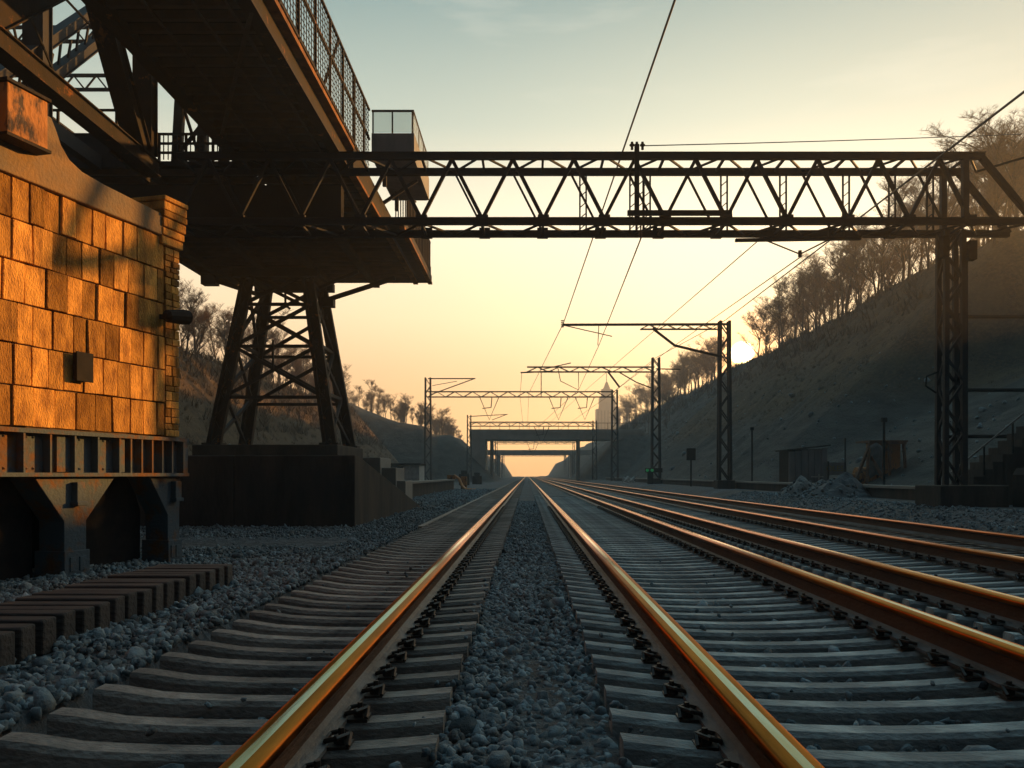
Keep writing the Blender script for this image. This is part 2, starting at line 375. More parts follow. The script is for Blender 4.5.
def scatter(name, spots, variants, seed):
    r = np.random.default_rng(seed); VV = []; FF = []; TT = []; off = 0
    for x, y, z, s in spots:
        V, Fc = variants[int(r.integers(len(variants)))]
        q = r.normal(size=4); q /= np.linalg.norm(q); w, a, b_, c = q
        Rm = np.array([[1-2*(b_*b_+c*c),2*(a*b_-c*w),2*(a*c+b_*w)],[2*(a*b_+c*w),1-2*(a*a+c*c),2*(b_*c-a*w)],[2*(a*c-b_*w),2*(b_*c+a*w),1-2*(a*a+b_*b_)]])
        VV.append(V@Rm.T*s+np.array([x,y,z])); FF.append(Fc+off); off += len(V); TT.append(np.full(len(Fc), r.uniform(0,1)))
    VV = np.concatenate(VV); FF = np.concatenate(FF); TT = np.concatenate(TT)
    me = bpy.data.meshes.new(name); me.vertices.add(len(VV)); me.vertices.foreach_set('co', VV.ravel())
    me.loops.add(FF.size); me.loops.foreach_set('vertex_index', FF.ravel().astype(np.int32))
    me.polygons.add(len(FF)); me.polygons.foreach_set('loop_start', np.arange(0, FF.size, 3, dtype=np.int32))
    at = me.attributes.new('tone', 'FLOAT', 'FACE'); at.data.foreach_set('value', TT)
    me.materials.append(M['stones']); me.update(calc_edges=True); me.validate()
    o = bpy.data.objects.new(name, me); C.objects.link(o); return o
r = np.random.default_rng(3)
PITCH, Y0 = .355, 1.35
def off_sleeper(y): return abs(((y-Y0)/PITCH) % 1-.5) < .27       # between two sleepers
near, midd = [], []
def strew(x0, x1, y0, y1, dens, zf, smin, smax, dest, between=False):
    n = int((x1-x0)*(y1-y0)*dens)
    X = r.uniform(x0, x1, n); Y = r.uniform(y0, y1, n); Sz = (smin+(smax-smin)*r.random(n)**1.6)*(1+.75*(r.random(n) > .95))*1.12
    for x, y, s in zip(X, Y, Sz):
        if between and not off_sleeper(y): continue
        dest.append((x, y, zf(x, y)+r.uniform(-.3,.35)*s, s))
gz = lambda x, y: ground_z(x, y)
strew(-.33, .33, 1.9, 10, 900, lambda x, y: -.045+.012*math.sin(x*6+y), .016, .034, near)
strew(-6.5, -1.98, 2.6, 10, 520, lambda x, y: gz(x, y)+.01+.03*noise.noise(Vector((x*1.3, y*1.3, 0))), .016, .034, near)
strew(-1.95, -.36, 2.0, 9, 260, lambda x, y: -.105, .018, .04, near, True)
strew(.36, 7.0, 2.0, 9, 240, lambda x, y: -.10, .018, .04, near, True)
strew(2.55, 3.0, 2.4, 14, 380, lambda x, y: -.06, .02, .04, near)
strew(-.33, .33, 10, 34, 330, lambda x, y: -.045, .02, .036, midd)
strew(-8, -1.98, 10, 24, 250, lambda x, y: gz(x, y)+.005-.06*max(0, 1-abs(y-12.6-.35*noise.noise(Vector((x,0,0))))/1.2)*(x < -2.7), .016, .036, midd)
strew(-5, -1.98, 24, 60, 30, lambda x, y: gz(x, y)+.005, .04, .07, midd)
strew(-1.95, 7, 9, 26, 55, lambda x, y: -.125, .02, .04, midd, True)
strew(6.9, 9.2, 9, 34, 130, lambda x, y: gz(x, y), .018, .04, midd)
for _ in range(420):                         # strays thrown up on to the sleepers
    side_ = rnd.random(); x = rnd.choice((-1, 1))*(.33+abs(rnd.gauss(0,.07))) if side_ < .6 else rnd.uniform(-1.95, 6.8); y = rnd.uniform(2, 11)
    near.append((x, y, rnd.uniform(-.02, .012), rnd.uniform(.010, .026)))
o = scatter('ballast_stones', near, rock_variants(24, 2), 1)
tag(o, 'blue grey ballast stones lying loose between and beside the rails', 'gravel', kind='stuff')
o = scatter('distant_ballast', midd, rock_variants(14, 1), 2)
tag(o, 'finer grey ballast further along the tracks', 'gravel', kind='stuff')

# ------------------------------------------------------------------ rails
def rail(xc, y0, y1, label, k=1.0):
    half = [(.075,0),(.075,.018),(.03,.036),(.013,.05),(.013,.135),(.035,.15),(.056,.155),(.058,.178),(.055,.187),(.047,.193),(.034,.197),(.016,.199)]
    prof = half+[(-x, z) for x, z in half[::-1]]
    side = [2,2,2,1,1,1,0,0,0,0,0]
    mats = side+[3]+side[::-1]+[2]
    mb = MB(); n = len(prof)
    yl = [y0+(y1-y0)*i/40 for i in range(41)]
    vs = [(xc+x, y, z+.002) for y in yl for x, z in prof]; mb.v = vs
    for j in range(40):
        for i in range(n):
            mb.f.append((j*n+i, j*n+(i+1)%n, (j+1)*n+(i+1)%n, (j+1)*n+i)); mb.m.append(mats[i]); mb.c.append(None)
    mb.f += [tuple(range(n))[::-1], tuple(range(40*n, 41*n))]; mb.m += [1,1]; mb.c += [None,None]
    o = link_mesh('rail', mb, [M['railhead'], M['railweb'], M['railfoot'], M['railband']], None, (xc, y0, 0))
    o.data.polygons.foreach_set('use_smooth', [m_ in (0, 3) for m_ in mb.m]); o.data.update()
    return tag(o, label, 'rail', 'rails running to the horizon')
RX = [-.80, .77, 2.29, 3.20, 4.80, 6.55]
RL = ['glowing rail along the left edge of the central gravel strip', 'glowing rail along the right edge of the central gravel strip',
      'rail at the right ends of the pale bowed sleepers', 'rail beyond the narrow dark ballast gap right of the pale sleepers',
      'second rail from the right, at the far side of the outer sleepers', 'rightmost rail beside the gravel verge and platform']
for x, l in zip(RX, RL): rail(x, -1.5, 546, l)

# ------------------------------------------------------------------ sleepers
def sleeper_mesh(x0, x1, seats, name, mat, sag=.03, cap=False):
    u0 = sum((((q-(x0+x1)/2)/((x1-x0)/2))**2 for q in seats))/len(seats)
    mb = MB(); n = 18; w = .068
    prof = [(-w,-.2),(-w,-.022),(-w+.016,0),(w-.016,0),(w,-.022),(w,-.2)]
    xm = (x0+x1)/2; hl = (x1-x0)/2; rings = []
    for i in range(n+1):
        x = x0+(x1-x0)*i/n; u = (x-xm)/hl
        z = sag*(u*u-u0)-.002
        if cap and i < 3: z += (.012,.014,.008)[i]
        for py, pz in prof:
            rings.append((x, py*(1 if 0 < i < n else .96), pz+(z if pz > -.1 else 0)))
    mb.v = rings; k = len(prof)
    for i in range(n):
        for j in range(k): mb.f.append((i*k+j, i*k+(j+1)%k, (i+1)*k+(j+1)%k, (i+1)*k+j)); mb.m.append(0); mb.c.append(None)
    mb.f += [tuple(range(k)), tuple(range(n*k, n*k+k))[::-1]]; mb.m += [0,0]; mb.c += [None,None]
    me = bpy.data.meshes.new(name); me.from_pydata(mb.v, [], mb.f); me.materials.append(mat)
    me.update(); import bmesh
    bm = bmesh.new(); bm.from_mesh(me); bmesh.ops.recalc_face_normals(bm, faces=bm.faces); bm.to_mesh(me); bm.free()
    return me
def clip_mesh(side):                         # bolt, nut and bent spring holding the rail foot
    mb = MB(); s = side
    mb.box(min(s*.062, s*.155), max(s*.062, s*.155), -.05, .05, .001, .014)
    mb.prism([(s*.118+.028*math.cos(a), .028*math.sin(a), .014) for a in [k*math.pi/3 for k in range(6)]], (0,0,.03))
    mb.tube([(s*.118,0,.04),(s*.118,0,.072)], .012, 6)
    mb.tube([(s*.150,-.045,.018),(s*.150,.0,.05),(s*.110,.048,.046),(s*.068,.046,.036),(s*.064,0,.032),(s*.068,-.046,.036),(s*.110,-.048,.046),(s*.150,.002,.05)], .0095, 5)
    me = bpy.data.meshes.new('rail_clip'); me.from_pydata([tuple(v) for v in mb.v], [], mb.f); me.materials.append(M['clip']); me.update(); return me
CLIP = {s: clip_mesh(s) for s in (-1, 1)}
def lay(x0, x1, seats, name, mat, count, label, group, sag, cap, jitter, clips=70, stuff_to=260, y_start=Y0):
    me = sleeper_mesh(x0, x1, seats, name, mat, sag, cap)
    proto = bpy.data.objects.new(name, me)
    for i in range(count):
        y = y_start+i*PITCH
        o = proto if i == 0 else proto.copy()
        C.objects.link(o); tag(o, label, 'sleeper', group)
        o.location = (rnd.uniform(-jitter, jitter), y+rnd.uniform(-.008,.008), rnd.uniform(-.006,.002)); o.rotation_euler.z = rnd.uniform(-.006,.006)
        if i < clips:
            for sx in seats:
                for s in (-1, 1):
                    c = bpy.data.objects.new('rail_clip', CLIP[s]); C.objects.link(c); c.parent = o; c.location = (sx-o.location.x, 0, -o.location.z)
    rest = MB(); y = y_start+count*PITCH
    while y < stuff_to:
        rest.box(x0, x1, y-.068, y+.068, -.15, -.006); y += PITCH
    return rest
restL = lay(-1.93, -.34, [-.80], 'concrete_sleeper', M['sleeper_brown'], 98, 'dark bowed sleeper with a rounded end under the rail left of the gravel strip', 'sleepers left of the gravel strip', .04, True, .012)
restR = lay(.345, 2.62, [.77, 2.29], 'concrete_sleeper', M['sleeper_grey'], 112, 'pale grey bowed sleeper right of the gravel strip', 'sleepers right of the gravel strip', .075, False, .01)
restB = lay(2.98, 5.05, [3.20, 4.80], 'concrete_sleeper', M['sleeper_grey'], 84, 'pale grey sleeper of the outer track towards the right-hand platform', 'sleepers of the outer track', .06, False, .01, 50, 260, 4.2)
o = link_mesh('distant_sleepers', restL, M['sleeper_brown']); tag(o, 'dark sleepers of the left track merging in the distance', 'sleepers', kind='stuff')
o = link_mesh('distant_sleepers', restR, M['sleeper_grey']); tag(o, 'pale sleepers of the middle track merging in the distance', 'sleepers', kind='stuff')
o = link_mesh('distant_sleepers', restB, M['sleeper_grey']); tag(o, 'sleepers of the outer track merging in the distance', 'sleepers', kind='stuff')
mbc = MB(); y = 6.0
while y < 200: mbc.box(5.75, 7.0, y-.088, y+.088, -.15, -.03); y += PITCH
o = link_mesh('half_buried_sleepers', mbc, M['sleeper_brown']); tag(o, 'half buried sleepers under the rightmost rail', 'sleepers', kind='stuff')
# pale kerb line along the far ends of the left-hand sleepers
mb = MB(); mb.box(-2.06, -1.965, 16, 420, -.12, .035)
o = link_mesh('cable_trough', mb, M['concrete2'], None, (-2.01, 16, -.12)); tag(o, 'low pale concrete trough along the outer ends of the left-hand sleepers', 'trough')

# spare sleepers laid side by side along the left
tm = MB(); tm.box(-.33, .33, -.068, .068, 0, .2)
tme = link_mesh('timber_sleeper', tm, M['timber'], bevel=.012)
for i in range(17):
    o = tme if i == 0 else tme.copy()
    if i: C.objects.link(o)
    o.location = (-3.0+rnd.uniform(-.012,.012), 4.35+i*.205+rnd.uniform(-.005,.005), rnd.uniform(-.012,.004)); o.rotation_euler.z = rnd.uniform(-.02,.02)
    tag(o, 'old dark timber sleeper lying in the row before the stone building', 'sleeper', 'timber sleepers laid in a row before the stone building')

# ------------------------------------------------------------------ stone building on iron legs
A15 = R(15.0); dv = Vector((math.sin(A15), math.cos(A15), 0)); nv = Vector((math.cos(A15), -math.sin(A15), 0)); O15 = Vector((-4.05, 9.86, 0))
def B(s, d, z): return O15-dv*s+nv*d+Vector((0,0,z))
def bbox(mb, s0, s1, d0, d1, z0, z1, mi=0, col=None):
    mb.hexa([B(s1,d0,z0),B(s1,d1,z0),B(s0,d1,z0),B(s0,d0,z0),B(s1,d0,z1),B(s1,d1,z1),B(s0,d1,z1),B(s0,d0,z1)], mi, col)
bt = thing('stone_building', 'tall block of orange lit stonework standing on rusty iron legs at the left', 'building', tuple(B(2,-2,0)))
S1 = 5.2
mb = MB(); bbox(mb, 0.0, S1, -4.5, -.03, 1.42, 3.72); link_mesh('wall_core', mb, M['mortar'], bt)
mb = MB(); zr = 3.69; row = 0
while zr > 1.5:
    s = .235-(.14 if row % 2 else 0)
    s0 = .235
    while s0 < S1:
        w = rnd.uniform(.17, .26); s1 = (s0+w*(.55 if (s0 == .235 and row % 2) else 1))
        g_ = .007; p = rnd.uniform(-.006, .022)
        j_ = lambda a=.004: rnd.uniform(-a, a)
        za, zb = zr-.375+.008, zr-.006
        mb.hexa([B(s1-g_+j_(),-.05,za+j_()),B(s1-g_+j_(),p+j_(.006),za+j_()),B(s0+g_+j_(),p+j_(.006),za+j_()),B(s0+g_+j_(),-.05,za+j_()),B(s1-g_+j_(),-.05,zb+j_()),B(s1-g_+j_(),p+j_(.006),zb+j_()),B(s0+g_+j_(),p+j_(.006),zb+j_()),B(s0+g_+j_(),-.05,zb+j_())], 0, rnd.uniform(.0, 1))
        s0 = s1
    zr -= .375; row += 1
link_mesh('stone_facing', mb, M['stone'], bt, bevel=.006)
mb = MB(); z = 1.44
while z < 3.6:
    h = rnd.uniform(.055,.12); a = rnd.uniform(.08,.16)
    bbox(mb, .0, a-.004, -.2, rnd.uniform(.012,.03), z+.004, z+h-.004, 0, rnd.random()); bbox(mb, a+.004, .228, -.2, rnd.uniform(.008,.024), z+.004, z+h-.004, 0, rnd.random())
    z += h
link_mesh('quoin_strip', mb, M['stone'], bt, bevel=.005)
mb = MB()                                    # coping with a raised, curved shoulder towards the near end
top = [(0.30,3.93),(1.2,3.97),(1.50,4.0),(1.66,4.06),(1.76,4.16),(1.83,4.30),(1.88,4.38),(2.4,4.40),(S1,4.42)]
ring = [B(.30,.045,3.693)]+[B(s,.045,z) for s, z in top]+[B(S1,.045,3.693)]
mb.prism(ring, tuple(nv*-.5)); link_mesh('coping', mb, M['coping'], bt, bevel=.012)
mb = MB(); z = 3.60
for i, (h, o_) in enumerate(((.10,.045),(.09,.06),(.11,.075),(.08,.09),(.10,.085),(.06,.10))):
    bbox(mb, -.02-o_*.4, .30+o_*.5, -.4, o_, z+.004, z+h-.004, 0, rnd.random()); z += h
link_mesh('pilaster_cap', mb, M['stone'], bt, bevel=.01)
mb = MB()                                    # riveted iron girder
bbox(mb, -.03, S1, -.4, .0, 1.02, 1.40); bbox(mb, -.06, S1, -.4, .10, 1.385, 1.425); bbox(mb, -.06, S1, -.4, .11, .985, 1.022)
bbox(mb, -.06, .02, .0, .09, 1.022, 1.385)
s = .19
while s < S1:
    bbox(mb, s, s+.022, .0, .085, 1.022, 1.385); s += .165 if s < .9 else .30
bbox(mb, .92, 1.02, .0, .05, 1.03, 1.38); bbox(mb, 1.62, 1.80, .0, .03, 1.03, 1.38)
k = .05
while k < S1:
    for zz in (1.06, 1.35): mb.add([B(k+dx, .0, zz+dz) for dx, dz in ((-.014,-.014),(.014,-.014),(.014,.014),(-.014,.014))]+[B(k, .016, zz)], [(0,1,4),(1,2,4),(2,3,4),(3,0,4)])
    k += .08
link_mesh('base_girder', mb, M['rustiron'], bt)
def leg(s0, s1, hs0, hs1):
    mb = MB()
    ring = [B(s0,.02,.0),B(s1,.02,.0),B(s1,.02,.55),B(hs1,.02,.985),B(hs0,.02,.985),B(s0,.02,.55)]
    mb.prism(ring, tuple(nv*-.30))
    ring = [B(s0-.02,.045,0),B(s1+.02,.045,0),B(s1+.02,.045,.26),B(s0-.02,.045,.26)]; mb.prism(ring, tuple(nv*-.36))
    for q in (.25, .68):                     # bolt pockets
        a = s0+(s1-s0)*q
        bbox(mb, a-.02, a+.05, .044, .058, .06, .20)
    bbox(mb, (s0+s1)/2-.05, (s0+s1)/2+.05, .02, .09, .72, .93); bbox(mb, (s0+s1)/2-.065, (s0+s1)/2+.065, .02, .11, .70, .74)
    link_mesh('leg', mb, M['rustiron'], bt, bevel=.006)
leg(.0, .20, -.02, .50); leg(1.42, 1.70, 1.02, 2.06); leg(3.1, 3.4, 2.7, 3.8)
mb = MB()
for a, b_ in ((.24, 1.26), (1.74, 3.06)):
    ring = [B(a,-.32,0),B(b_-.05,-.32,0),B(b_,-.32,.12),B(b_,-.32,.6),B(b_-.12,-.32,.99),B(a+.15,-.32,.99),B(a,-.32,.6)]
    mb.prism(ring, tuple(nv*-2.8))
link_mesh('shade_infill', mb, M['dark'], bt)  # black infill standing for the shade between the legs
mb = MB(); bbox(mb, .05, S1, -4.4, -.35, .99, 1.02); link_mesh('underside_plate', mb, M['dark'], bt)
# things fixed to the wall
mb = MB(); bbox(mb, 1.40, 1.60, .022, .07, 1.93, 2.20); bbox(mb, 1.39, 1.61, .07, .082, 1.92, 2.21)
o = link_mesh('junction_box', mb, M['dark'], None, tuple(B(1.5, .022, 1.93)), bevel=.008); tag(o, 'small black box fixed flat to the orange stonework', 'box')
t = thing('wall_lamp', 'black floodlight sticking out near the far corner of the stone wall', 'lamp', tuple(B(.3,.02,2.75)))
mb = MB(); mb.bar(B(.30,.0,2.78), B(.27,.16,2.78), .05, .05); link_mesh('bracket', mb, M['dark'], t)
mb = MB(); mb.tube([B(.44,.17,2.76), B(.40,.17,2.765), B(.2,.19,2.79), B(.10,.20,2.80)], [.035,.07,.085,.085], 10); link_mesh('lamp_housing', mb, M['dark'], t)
t = thing('iron_box', 'open rusty iron box perched on top of the stone wall', 'box', tuple(B(2.2,.1,3.98)))
mb = MB(); bbox(mb, 2.08, 2.52, .0, .20, 3.98, 4.42); link_mesh('box_body', mb, M['rust'], t, bevel=.012)
mb = MB(); bbox(mb, 2.06, 2.54, -.02, .22, 4.422, 4.45); link_mesh('lid', mb, M['iron2'], t); mb = MB(); bbox(mb, 2.06, 2.54, .0, .22, 3.95, 3.978); link_mesh('rim', mb, M['iron2'], t)

# ------------------------------------------------------------------ elevated deck (upper left)
ZD = 7.9
bd = thing('elevated_walkway', 'dark iron walkway overhead at the upper left with a tall mesh fence', 'bridge', (-5, 18, ZD))
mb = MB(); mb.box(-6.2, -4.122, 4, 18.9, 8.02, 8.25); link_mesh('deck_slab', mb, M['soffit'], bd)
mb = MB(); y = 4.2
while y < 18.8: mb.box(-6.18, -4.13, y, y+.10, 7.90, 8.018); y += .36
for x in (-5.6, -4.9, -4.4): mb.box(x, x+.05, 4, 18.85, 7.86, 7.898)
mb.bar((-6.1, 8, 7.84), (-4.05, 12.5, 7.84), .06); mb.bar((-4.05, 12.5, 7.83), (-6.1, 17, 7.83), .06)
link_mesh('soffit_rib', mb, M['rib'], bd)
for x0, x1, nm in ((-4.12, -4.0, 'edge_beam'), (-6.34, -6.202, 'edge_beam')):
    mb = MB(); mb.box(x0, x1, 4, 18.86, 7.84, 8.20); mb.box(x0-.05, x1+.05, 4, 18.86, 7.80, 7.838); e_ = link_mesh(nm, mb, M['iron2'], bd)
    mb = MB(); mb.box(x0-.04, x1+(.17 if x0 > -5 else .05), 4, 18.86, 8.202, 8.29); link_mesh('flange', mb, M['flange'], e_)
# wide part beyond the gantry
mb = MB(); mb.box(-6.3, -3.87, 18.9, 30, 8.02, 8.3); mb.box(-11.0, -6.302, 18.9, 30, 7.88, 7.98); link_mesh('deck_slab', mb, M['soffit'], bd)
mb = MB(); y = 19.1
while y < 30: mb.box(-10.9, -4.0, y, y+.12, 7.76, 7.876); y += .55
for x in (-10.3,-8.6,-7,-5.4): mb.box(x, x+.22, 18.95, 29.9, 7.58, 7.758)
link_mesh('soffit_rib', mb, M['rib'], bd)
mb = MB(); mb.box(-13, -8.9, 18.78, 18.878, 7.8, 8.5); mb.box(-13.0, -8.9, 18.74, 18.94, 8.502, 8.54); link_mesh('fascia', mb, M['iron'], bd)
mb = MB(); mb.box(-3.99, -3.86, 18.9, 30, 7.8, 8.34); mb.box(-11.15, -11.0, 18.9, 30, 7.8, 8.34); mb.box(-11, -3.4, 30.0, 30.12, 7.8, 8.36); link_mesh('edge_beam', mb, M['iron2'], bd)
mb = MB(); mb.box(-3.47, -3.36, 23.2, 30.0, 7.8, 8.02); e_ = link_mesh('edge_beam', mb, M['iron2'], bd)
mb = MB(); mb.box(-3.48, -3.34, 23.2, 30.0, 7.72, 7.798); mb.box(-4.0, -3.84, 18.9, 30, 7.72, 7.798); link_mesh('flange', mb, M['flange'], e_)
mb = MB(); y = 23.3
while y < 30: mb.box(-3.83, -3.47, y, y+.07, 7.86, 7.90); y += .16
link_mesh('side_grating', mb, M['iron'], bd)
def railing(a, b_, h, post_step, bar_step, name='railing', rails=(1.0,), mesh=False):
    mb = MB(); a = Vector(a); b_ = Vector(b_); L = (b_-a).length; d = (b_-a)/L
    k = 0
    while k <= L+.01: mb.bar(a+d*k, a+d*k+Vector((0,0,h)), .05); k += post_step
    for q in rails: mb.bar(a+Vector((0,0,h*q)), b_+Vector((0,0,h*q)), .05, .045)
    link_mesh(name, mb, M['iron2'], bd)
    if bar_step:
        m2 = MB(); k = 0
        while k < L: m2.bar(a+d*k+Vector((0,0,.05)), a+d*k+Vector((0,0,h-.03)), .014 if mesh else .02); k += bar_step
        if mesh:
            z = .15
            while z < h-.1: m2.bar(a+Vector((0,0,z)), b_+Vector((0,0,z)), .010); z += .12
        link_mesh('infill', m2, M['iron'], bd)
railing((-3.86,4,8.31), (-3.86,20.8,8.31), 1.62, 1.15, .17, 'fence_frame', (1.0,.56,.04), True)
for y in (6.5, 10.2, 13.9, 17.4):
    mb = MB(); mb.bar((-3.86,y,9.9),(-4.35,y,8.4),.05); mb.bar((-4.35,y,8.45),(-3.86,y,8.45),.05); link_mesh('fence_stay', mb, M['iron2'], bd)
railing((-13,18.85,8.54), (-9,18.85,8.54), .55, 1.3, .0)
railing((-8.8,18.95,7.98), (-6.4,18.95,7.98), .62, .6, .1, 'railing', (1.0,.66,.33))
railing((-8.8,24,7.98), (-6.4,24,7.98), .9, .8, .13, 'railing', (1.0,.5))
railing((-11.08,19,8.34), (-11.08,30,8.34), 1.0, 1.4, .22)
railing((-3.41,24.2,8.02), (-3.41,29.9,8.02), 1.15, .7, .12)
railing((-10.8,30.05,8.36), (-3.5,30.05,8.36), 1.0, 1.2, .2)
# stair bars between landing and side walkway
mb = MB()
for i in range(9): mb.bar((-3.75+.04*i, 24.3+.2*i, 8.0), (-3.75+.04*i, 24.3+.2*i, 9.35), .03)
mb.bar((-3.75,24.3,9.35),(-3.4,26,9.35),.04); link_mesh('stair_guard', mb, M['iron'], bd)
# glazed landing
mb = MB(); mb.box(-3.83, -2.84, 21.0, 24.1, 8.82, 8.90); mb.box(-3.83, -2.842, 20.94, 21.0, 8.80, 9.42); mb.box(-2.84, -2.78, 20.94, 24.14, 8.80, 9.42); mb.box(-3.83, -2.84, 24.1, 24.16, 8.8, 9.42)
link_mesh('landing_fascia', mb, M['panel'], bd)
mb = MB(); mb.box(-3.8, -2.86, 20.96, 20.985, 9.45, 9.96); mb.box(-2.825, -2.80, 21.05, 24.05, 9.45, 9.96); link_mesh('glass_panel', mb, M['glass'], bd)
mb = MB()
for x in (-3.8,-3.32,-2.83): mb.bar((x,20.97,9.42),(x,20.97,9.99),.035)
for y in (22,23,24.05): mb.bar((-2.81,y,9.42),(-2.81,y,9.99),.035)
mb.bar((-3.83,20.97,9.98),(-2.8,20.97,9.98),.045); mb.bar((-2.81,20.95,9.98),(-2.81,24.1,9.98),.045)
mb.bar((-3.6,21.5,8.3),(-3.6,21.5,8.82),.1); mb.bar((-3.6,23.5,8.3),(-3.6,23.5,8.82),.1); mb.bar((-3.8,22.5,8.2),(-2.9,22.5,8.8),.08)
link_mesh('landing_rail', mb, M['iron'], bd)
# web of the deck's left-hand girder
for x in (-7.85, -7.3, -6.8):
    mb = MB(); mb.bar((x,19.05,7.98),(x+.18,19.05,11.2),.2,.16); link_mesh('post', mb, M['iron2'], bd)
mb = MB(); mb.bar((-7.8,19.05,8.2),(-6.7,19.05,9.6),.07); mb.bar((-7.3,19.05,8.0),(-7.75,19.05,9.4),.06); link_mesh('post_brace', mb, M['iron2'], bd)
# bent cap under the gantry line, shading the far half
mb = MB(); mb.box(-12.5, -4.2, 19.2, 19.5, 6.6, 7.55); mb.box(-12.5,-4.15,19.1,19.6,6.56,6.598); link_mesh('cap_girder', mb, M['soffit'], bd)
# bracket struts under the far end
mb = MB(); mb.bar((-6.9,29,6.95),(-4.5,29,7.72),.12,.14); mb.bar((-6.9,28.2,7.2),(-5.6,28.2,7.75),.1); mb.box(-7.0,-6.6,28.9,29.3,6.75,7.05); link_mesh('bracket', mb, M['iron'], bd)
mb = MB(); mb.bar((-9.0,29,7.1),(-10.9,29,7.72),.12,.14); mb.box(-11.1,-10.6,28.9,29.3,7.5,7.8); link_mesh('bracket', mb, M['iron'], bd)

# ------------------------------------------------------------------ heavy bridge truss over the building
bt2 = thing('bridge_truss', 'heavy riveted bridge truss crossing above the stone building in the top left corner', 'truss', (-6.8, 12, 6.4))
def box_beam(mb, p, q, w, h, fl=.03):         # plate girder: web plus flanges
    mb.bar(p, q, w, h)
    d = (Vector(q)-Vector(p)).normalized(); up = Vector((0,0,1)) if abs(d.z) < .9 else Vector((0,1,0)); r_ = d.cross(up).normalized(); u = r_.cross(d)
    for s_ in (-1, 1): mb.bar(Vector(p)+u*s_*(h/2+.012), Vector(q)+u*s_*(h/2+.012), w+.1, .02)
mb = MB(); box_beam(mb, (-6.85,4,6.6), (-6.85,15.6,6.6), .18, .24); link_mesh('bottom_chord', mb, M['iron2'], bt2)
mb = MB(); box_beam(mb, (-6.85,15.0,6.75), (-6.85,12.6,9.9), .24, .26); link_mesh('diagonal', mb, M['iron2'], bt2)
mb = MB(); box_beam(mb, (-6.85,15.25,6.75), (-6.85,15.25,10.2), .24, .22); link_mesh('vertical_post', mb, M['iron2'], bt2)
mb = MB(); box_beam(mb, (-6.95,10.2,6.3), (-6.95,12.7,8.4), .26, .34); link_mesh('diagonal', mb, M['iron2'], bt2)
mb = MB(); mb.prism([(-7.0,14.2,6.4),(-7.0,15.7,6.4),(-7.0,15.7,7.3),(-7.0,14.9,7.3)], (.04,0,0)); link_mesh('gusset_plate', mb, M['iron2'], bt2)
for dz in (0, .75):
    mb = MB(); box_beam(mb, (-9.5,14.8,7.0+dz), (-9.5,19.6,11.3+dz), .15, .17); link_mesh('diagonal', mb, M['iron'], bt2)
mb = MB()
for i in range(14):
    a = Vector((-9.5,14.8,7.0))+(Vector((0,4.8,4.3)))*(i/14); b_ = a+Vector((0,.17,.9 if i % 2 else .6)); mb.bar(a, b_, .04)
link_mesh('lacing', mb, M['iron'], bt2)
mb = MB(); box_beam(mb, (-9.5,16.5,8.0), (-9.5,16.5,12), .3, .3); link_mesh('vertical_post', mb, M['iron'], bt2)
mb = MB(); mb.bar((-9.5,6,7.9),(-9.5,18.8,7.9),.2,.3); link_mesh('bottom_chord', mb, M['iron'], bt2)
mb = MB()
for a, b_ in (((-8,12.6,9.3),(-8.6,15.6,8.2)), ((-8,12.6,9.3),(-7.2,14.8,8.4)), ((-8,12.6,9.3),(-8.3,14.4,6.9)), ((-8.1,12.7,9.3),(-8.2,12.9,7.2))): mb.tube([a, b_], .022, 5)
link_mesh('tie_rod', mb, M['iron'], bt2)

pyl = thing('lattice_pylon', 'thin iron pylon with two lattice cross beams seen through the bridge truss', 'pylon', (-17.3, 30, 3))
mb = MB(); mb.bar((-17.3,30,3),(-17.3,30,18),.55,.45); link_mesh('post', mb, M['iron'], pyl)
for z in (14.6, 16.3):
    mb = MB(); mb.bar((-22,30,z),(-13.5,30,z),.1); mb.bar((-22,30,z+.5),(-13.5,30,z+.5),.1); x = -22
    while x < -13.6: mb.bar((x,30,z),(x+.4,30,z+.5),.05); mb.bar((x+.4,30,z+.5),(x+.8,30,z),.05); x += .8
    link_mesh('cross_beam', mb, M['iron'], pyl)

# ------------------------------------------------------------------ trestle tower and its pedestal
pd = thing('concrete_pedestal', 'massive dark concrete pedestal with a sloping wing below the iron trestle', 'pedestal', (-8, 20, 0))
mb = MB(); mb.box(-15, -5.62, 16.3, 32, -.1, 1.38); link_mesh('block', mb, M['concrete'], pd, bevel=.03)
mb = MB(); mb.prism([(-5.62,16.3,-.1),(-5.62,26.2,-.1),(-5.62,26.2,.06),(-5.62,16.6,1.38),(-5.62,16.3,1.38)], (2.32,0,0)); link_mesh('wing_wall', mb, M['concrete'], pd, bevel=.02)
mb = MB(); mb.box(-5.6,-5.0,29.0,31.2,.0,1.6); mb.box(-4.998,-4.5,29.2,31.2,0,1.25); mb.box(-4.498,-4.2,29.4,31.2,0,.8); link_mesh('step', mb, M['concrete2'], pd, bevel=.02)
tr = thing('trestle_tower', 'four legged iron trestle with crossed braces holding up the walkway', 'tower', (-8, 28.5, 1.38))
mb = MB(); mb.box(-10.45, -5.9, 26.5, 30.6, 1.382, 1.95); link_mesh('plinth', mb, M['concrete'], tr, bevel=.03)
LB = {'fl': ((-9.95,27,1.95),(-8.95,27.4,7.62)), 'fr': ((-6.25,27,1.95),(-7.1,27.4,7.62)), 'bl': ((-9.95,30,1.95),(-9.0,29.5,7.62)), 'br': ((-6.25,30,1.95),(-7.15,29.5,7.62))}
def lerp(a, b_, t): return Vector(a).lerp(Vector(b_), t)
